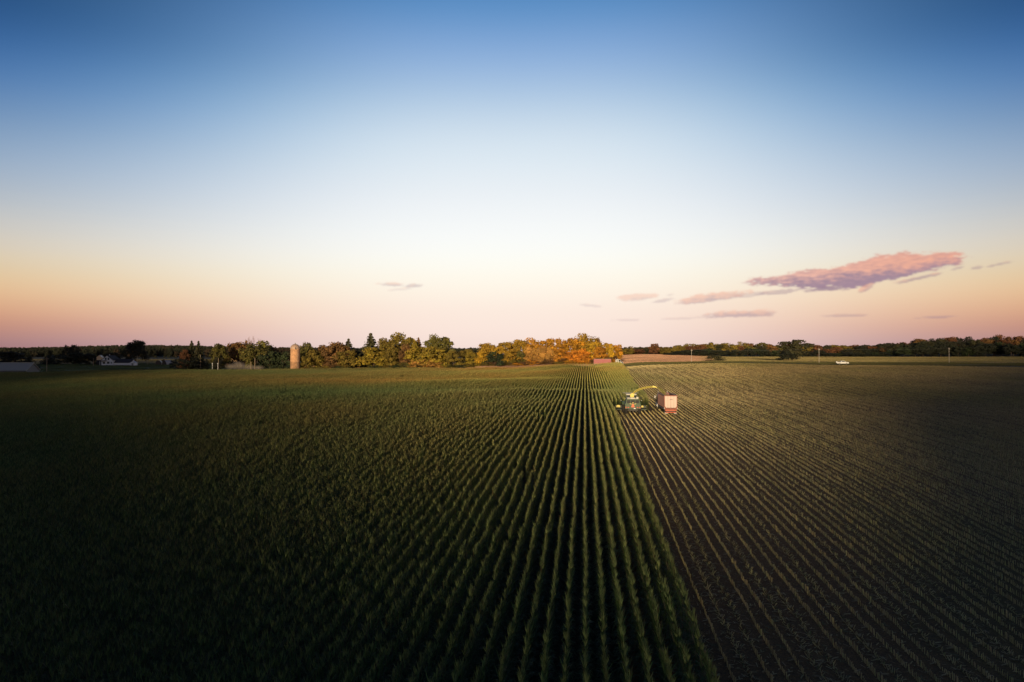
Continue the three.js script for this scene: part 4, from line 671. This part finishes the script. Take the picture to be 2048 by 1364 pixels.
{ // long grey shed at the left edge
  const d = 425, [x, y, z] = onGround(14, d), H = upTo(726, d) - y, mTin = M(0.48, 0.44, 0.36, 0.6, 0.1), o = gable('farm_shed', 'long low grey metal roofed shed at the left edge', [x, y, z], Math.PI / 2 + 0.25, 15, 30, Math.max(1.6, H - 4.4), H, M(0.2, 0.19, 0.18, 0.8), mTin, 0.6, 'shed');
  part('ridge_cap', box(0.7, 0.2, 31, 0, H + 0.24, 0), M(0.62, 0.58, 0.5, 0.5, 0.2), o.roof);
  for (let i = 0; i < 15; i++) part('roof_seam', box(8.2, 0.06, 0.08).rotateZ(-Math.atan2(4.4, 7.5)).translate(4.0, H - 1.98, -14.6 + i * 2.08), mTin, o.roof);
}
for (const [px, w, lab] of [[318, 5.4, 'left one of two small grey hoop sheds on the green meadow'], [336, 6, 'right one of two small grey hoop sheds on the green meadow']]) {
  const [x, y, z] = onGround(px, 600), o = thing('hoop_shed', lab, 'shed', [x, y - 0.2, z], px === 318 ? 0.5 : -0.3, 'small hoop sheds on the meadow'), H = 4.2;
  part('cover', new THREE.CylinderGeometry(w / 2, w / 2, 8, 20, 1, true, 0, Math.PI).rotateX(Math.PI / 2).rotateZ(Math.PI / 2).scale(1, H / (w / 2), 1), M(0.36, 0.34, 0.33, 0.6), o);
  part('end_wall', new THREE.CircleGeometry(w / 2 - 0.05, 20, 0, Math.PI).scale(1, H / (w / 2), 1).translate(0, 0, 3.4), M(0.1, 0.08, 0.07, 0.9), o);
}
{
  const mBarn = M(0.75, 0.45, 0.2, 0.7), [x, y, z] = onGround(471, 520), o = gable('low_farmhouse', 'low sunlit house glimpsed under the trees left of the bare tree', [x, y + 4.5, z], Math.PI / 2 + 0.1, 7, 13, 2.6, 4.6, mBarn, M(0.3, 0.16, 0.09, 0.8), 0.4);
  part('foundation', box(7.2, 5, 13.2, 0, -2.9, 0), M(0.12, 0.1, 0.08, 1), o);
  for (const wz of [-4, 0, 4]) { const f = part('window', box(0.06, 1.2, 1.5, 3.52, 1.5, wz), mClap, o); part('pane', box(0.05, 1, 1.3, 3.55, 1.5, wz), mGlass, f); }
  const [x2, y2, z2] = onGround(632, 436), H = upTo(706, 436) - y2, p = gable('hidden_house', 'tan house with grey roof half hidden behind trees right of the silo', [x2, y2, z2], 0.35, 8, 10, H - 3, H, M(0.7, 0.4, 0.2, 0.7), M(0.22, 0.2, 0.22, 0.8), 0.4);
  win(p, -1.3, H - 3.6, 5.04, 1.2, 1.4); win(p, 1.6, 2.2, 5.04, 1.2, 1.4);
}

// ------------------------------------------------------------------ poles, posts, wires
const mPole = M(0.42, 0.3, 0.2, 0.9), mPoleW = M(0.55, 0.48, 0.42, 0.85), tops = [];
for (const [px, d, top, arm, mat, lab] of [
  [94, 425, 715, 2.6, mPole, 'leftmost utility pole, with a crossarm, right of the grey shed'], [187, 560, 716, 0, mPole, 'dim utility pole left of the white house'], [275, 566, 711, 3.6, mPole, 'utility pole with crossarm right of the white house'],
  [296, 590, 716, 0, mPole, 'plain utility pole left of the hoop sheds'], [401, 420, 709, 0, mPole, 'utility pole beside the right one of two tall spruces'], [437, 414, 716, 0, mPole, 'short pole in front of the tall narrow lone tree'], [510, 400, 716, 0, mPole, 'pale short pole under the trees left of the silo'], [502, 399, 723, 0, mPole, 'very short pale post under the trees left of the silo'],
  [1383, 372, 698, 0.9, mPoleW, 'pale utility pole near the grove, leftmost of three along the lane'], [1638, 374, 696, 0.9, mPoleW, 'pale utility pole left of the white pickup, middle one of three along the lane'], [1898, 376, 695, 0.9, mPoleW, 'pale utility pole at the far right, last of three along the lane'],
]) {
  const [x, y, z] = onGround(px, d), H = upTo(top, d) - y, o = thing('utility_pole', lab, 'utility pole', [x, y - 0.3, z], YAW, 'utility poles');
  part('pole', cyl(px > 1300 ? 0.11 : 0.17, px > 1300 ? 0.08 : 0.12, H + 0.3, 0, (H + 0.3) / 2, 0, 10), mat, o);
  if (arm) { part('crossarm', box(arm, 0.16, 0.14, 0, H - 0.55, 0.12), mat, o); for (const s of [-1, 1]) part('insulator', cyl(0.06, 0.05, 0.2, s * arm * 0.44, H - 0.37, 0.12, 8), mGrey, o); }
  if (px > 1300) tops.push([x, y + H - 0.25, z]);
}
for (let i = 0; i < 2; i++) {
  const a = tops[i], b = tops[i + 1], mid = [(a[0] + b[0]) / 2, (a[1] + b[1]) / 2 - 0.9, (a[2] + b[2]) / 2], w = part('overhead_wire', new THREE.TubeGeometry(new THREE.QuadraticBezierCurve3(new THREE.Vector3(...a), new THREE.Vector3(mid[0], mid[1] - 0.9, mid[2]), new THREE.Vector3(...b)), 24, 0.025, 5), M(0.15, 0.14, 0.13, 0.6), scene);
  tag(w, i ? 'thin wire strung between the middle and the last pale pole' : 'thin wire strung between the first and the middle pale pole', 'wire', 'overhead wires along the lane'); w.name = numbered('overhead_wire');
}
for (const [px, lab] of [[425, 'left one of two small white roadside posts on the meadow'], [436, 'right one of two small white roadside posts on the meadow']]) { const [x, y, z] = onGround(px, 408), o = thing('white_post', lab, 'post', [x, y, z], 0, 'small white posts'); part('post', cyl(0.18, 0.14, upTo(px === 425 ? 727 : 726, 408) - y, 0, (upTo(727, 408) - y) / 2, 0, 8), mWhite, o); part('cap', rbox(0.5, 0.6, 0.4, 0, upTo(727, 408) - y, 0, 0.1), mWhite, o); }

{ // dust hanging over the lane on the left
  const mDust = new THREE.MeshStandardMaterial({ color: C(0.5, 0.42, 0.36), roughness: 1, transparent: true, opacity: 0.055 }), F = []; RS = 5;
  for (const [px, top, w, h] of [[462, 729, 7, 4.5], [479, 726, 7.5, 6], [497, 730, 8, 4.4], [516, 732, 8, 3.2]]) for (const sh of [1, 0.72, 0.45]) { const [x, y, z] = onGround(px, 399), q = new THREE.IcosahedronGeometry(1, 4), p = q.attributes.position; for (let i = 0; i < p.count; i++) { const k = sh * (1 + 0.5 * nz(p.getX(i) * 1.6 + px, p.getY(i) * 1.6, p.getZ(i) * 1.6 + sh * 3)); p.setXYZ(i, p.getX(i) * k, p.getY(i) * k, p.getZ(i) * k); } F.push(q.scale(w / 2, h / 2, 2).translate(x, upTo(top, 399) - h * 0.3, z)); }
  const m = new THREE.Mesh(mergeGeometries(F.map(flat)), mDust); m.name = 'dust_cloud'; m.userData = { kind: 'stuff', label: 'thin pale dust hanging over the lane left of the dark bush' }; scene.add(m);
}
renderer.render(scene, camera);
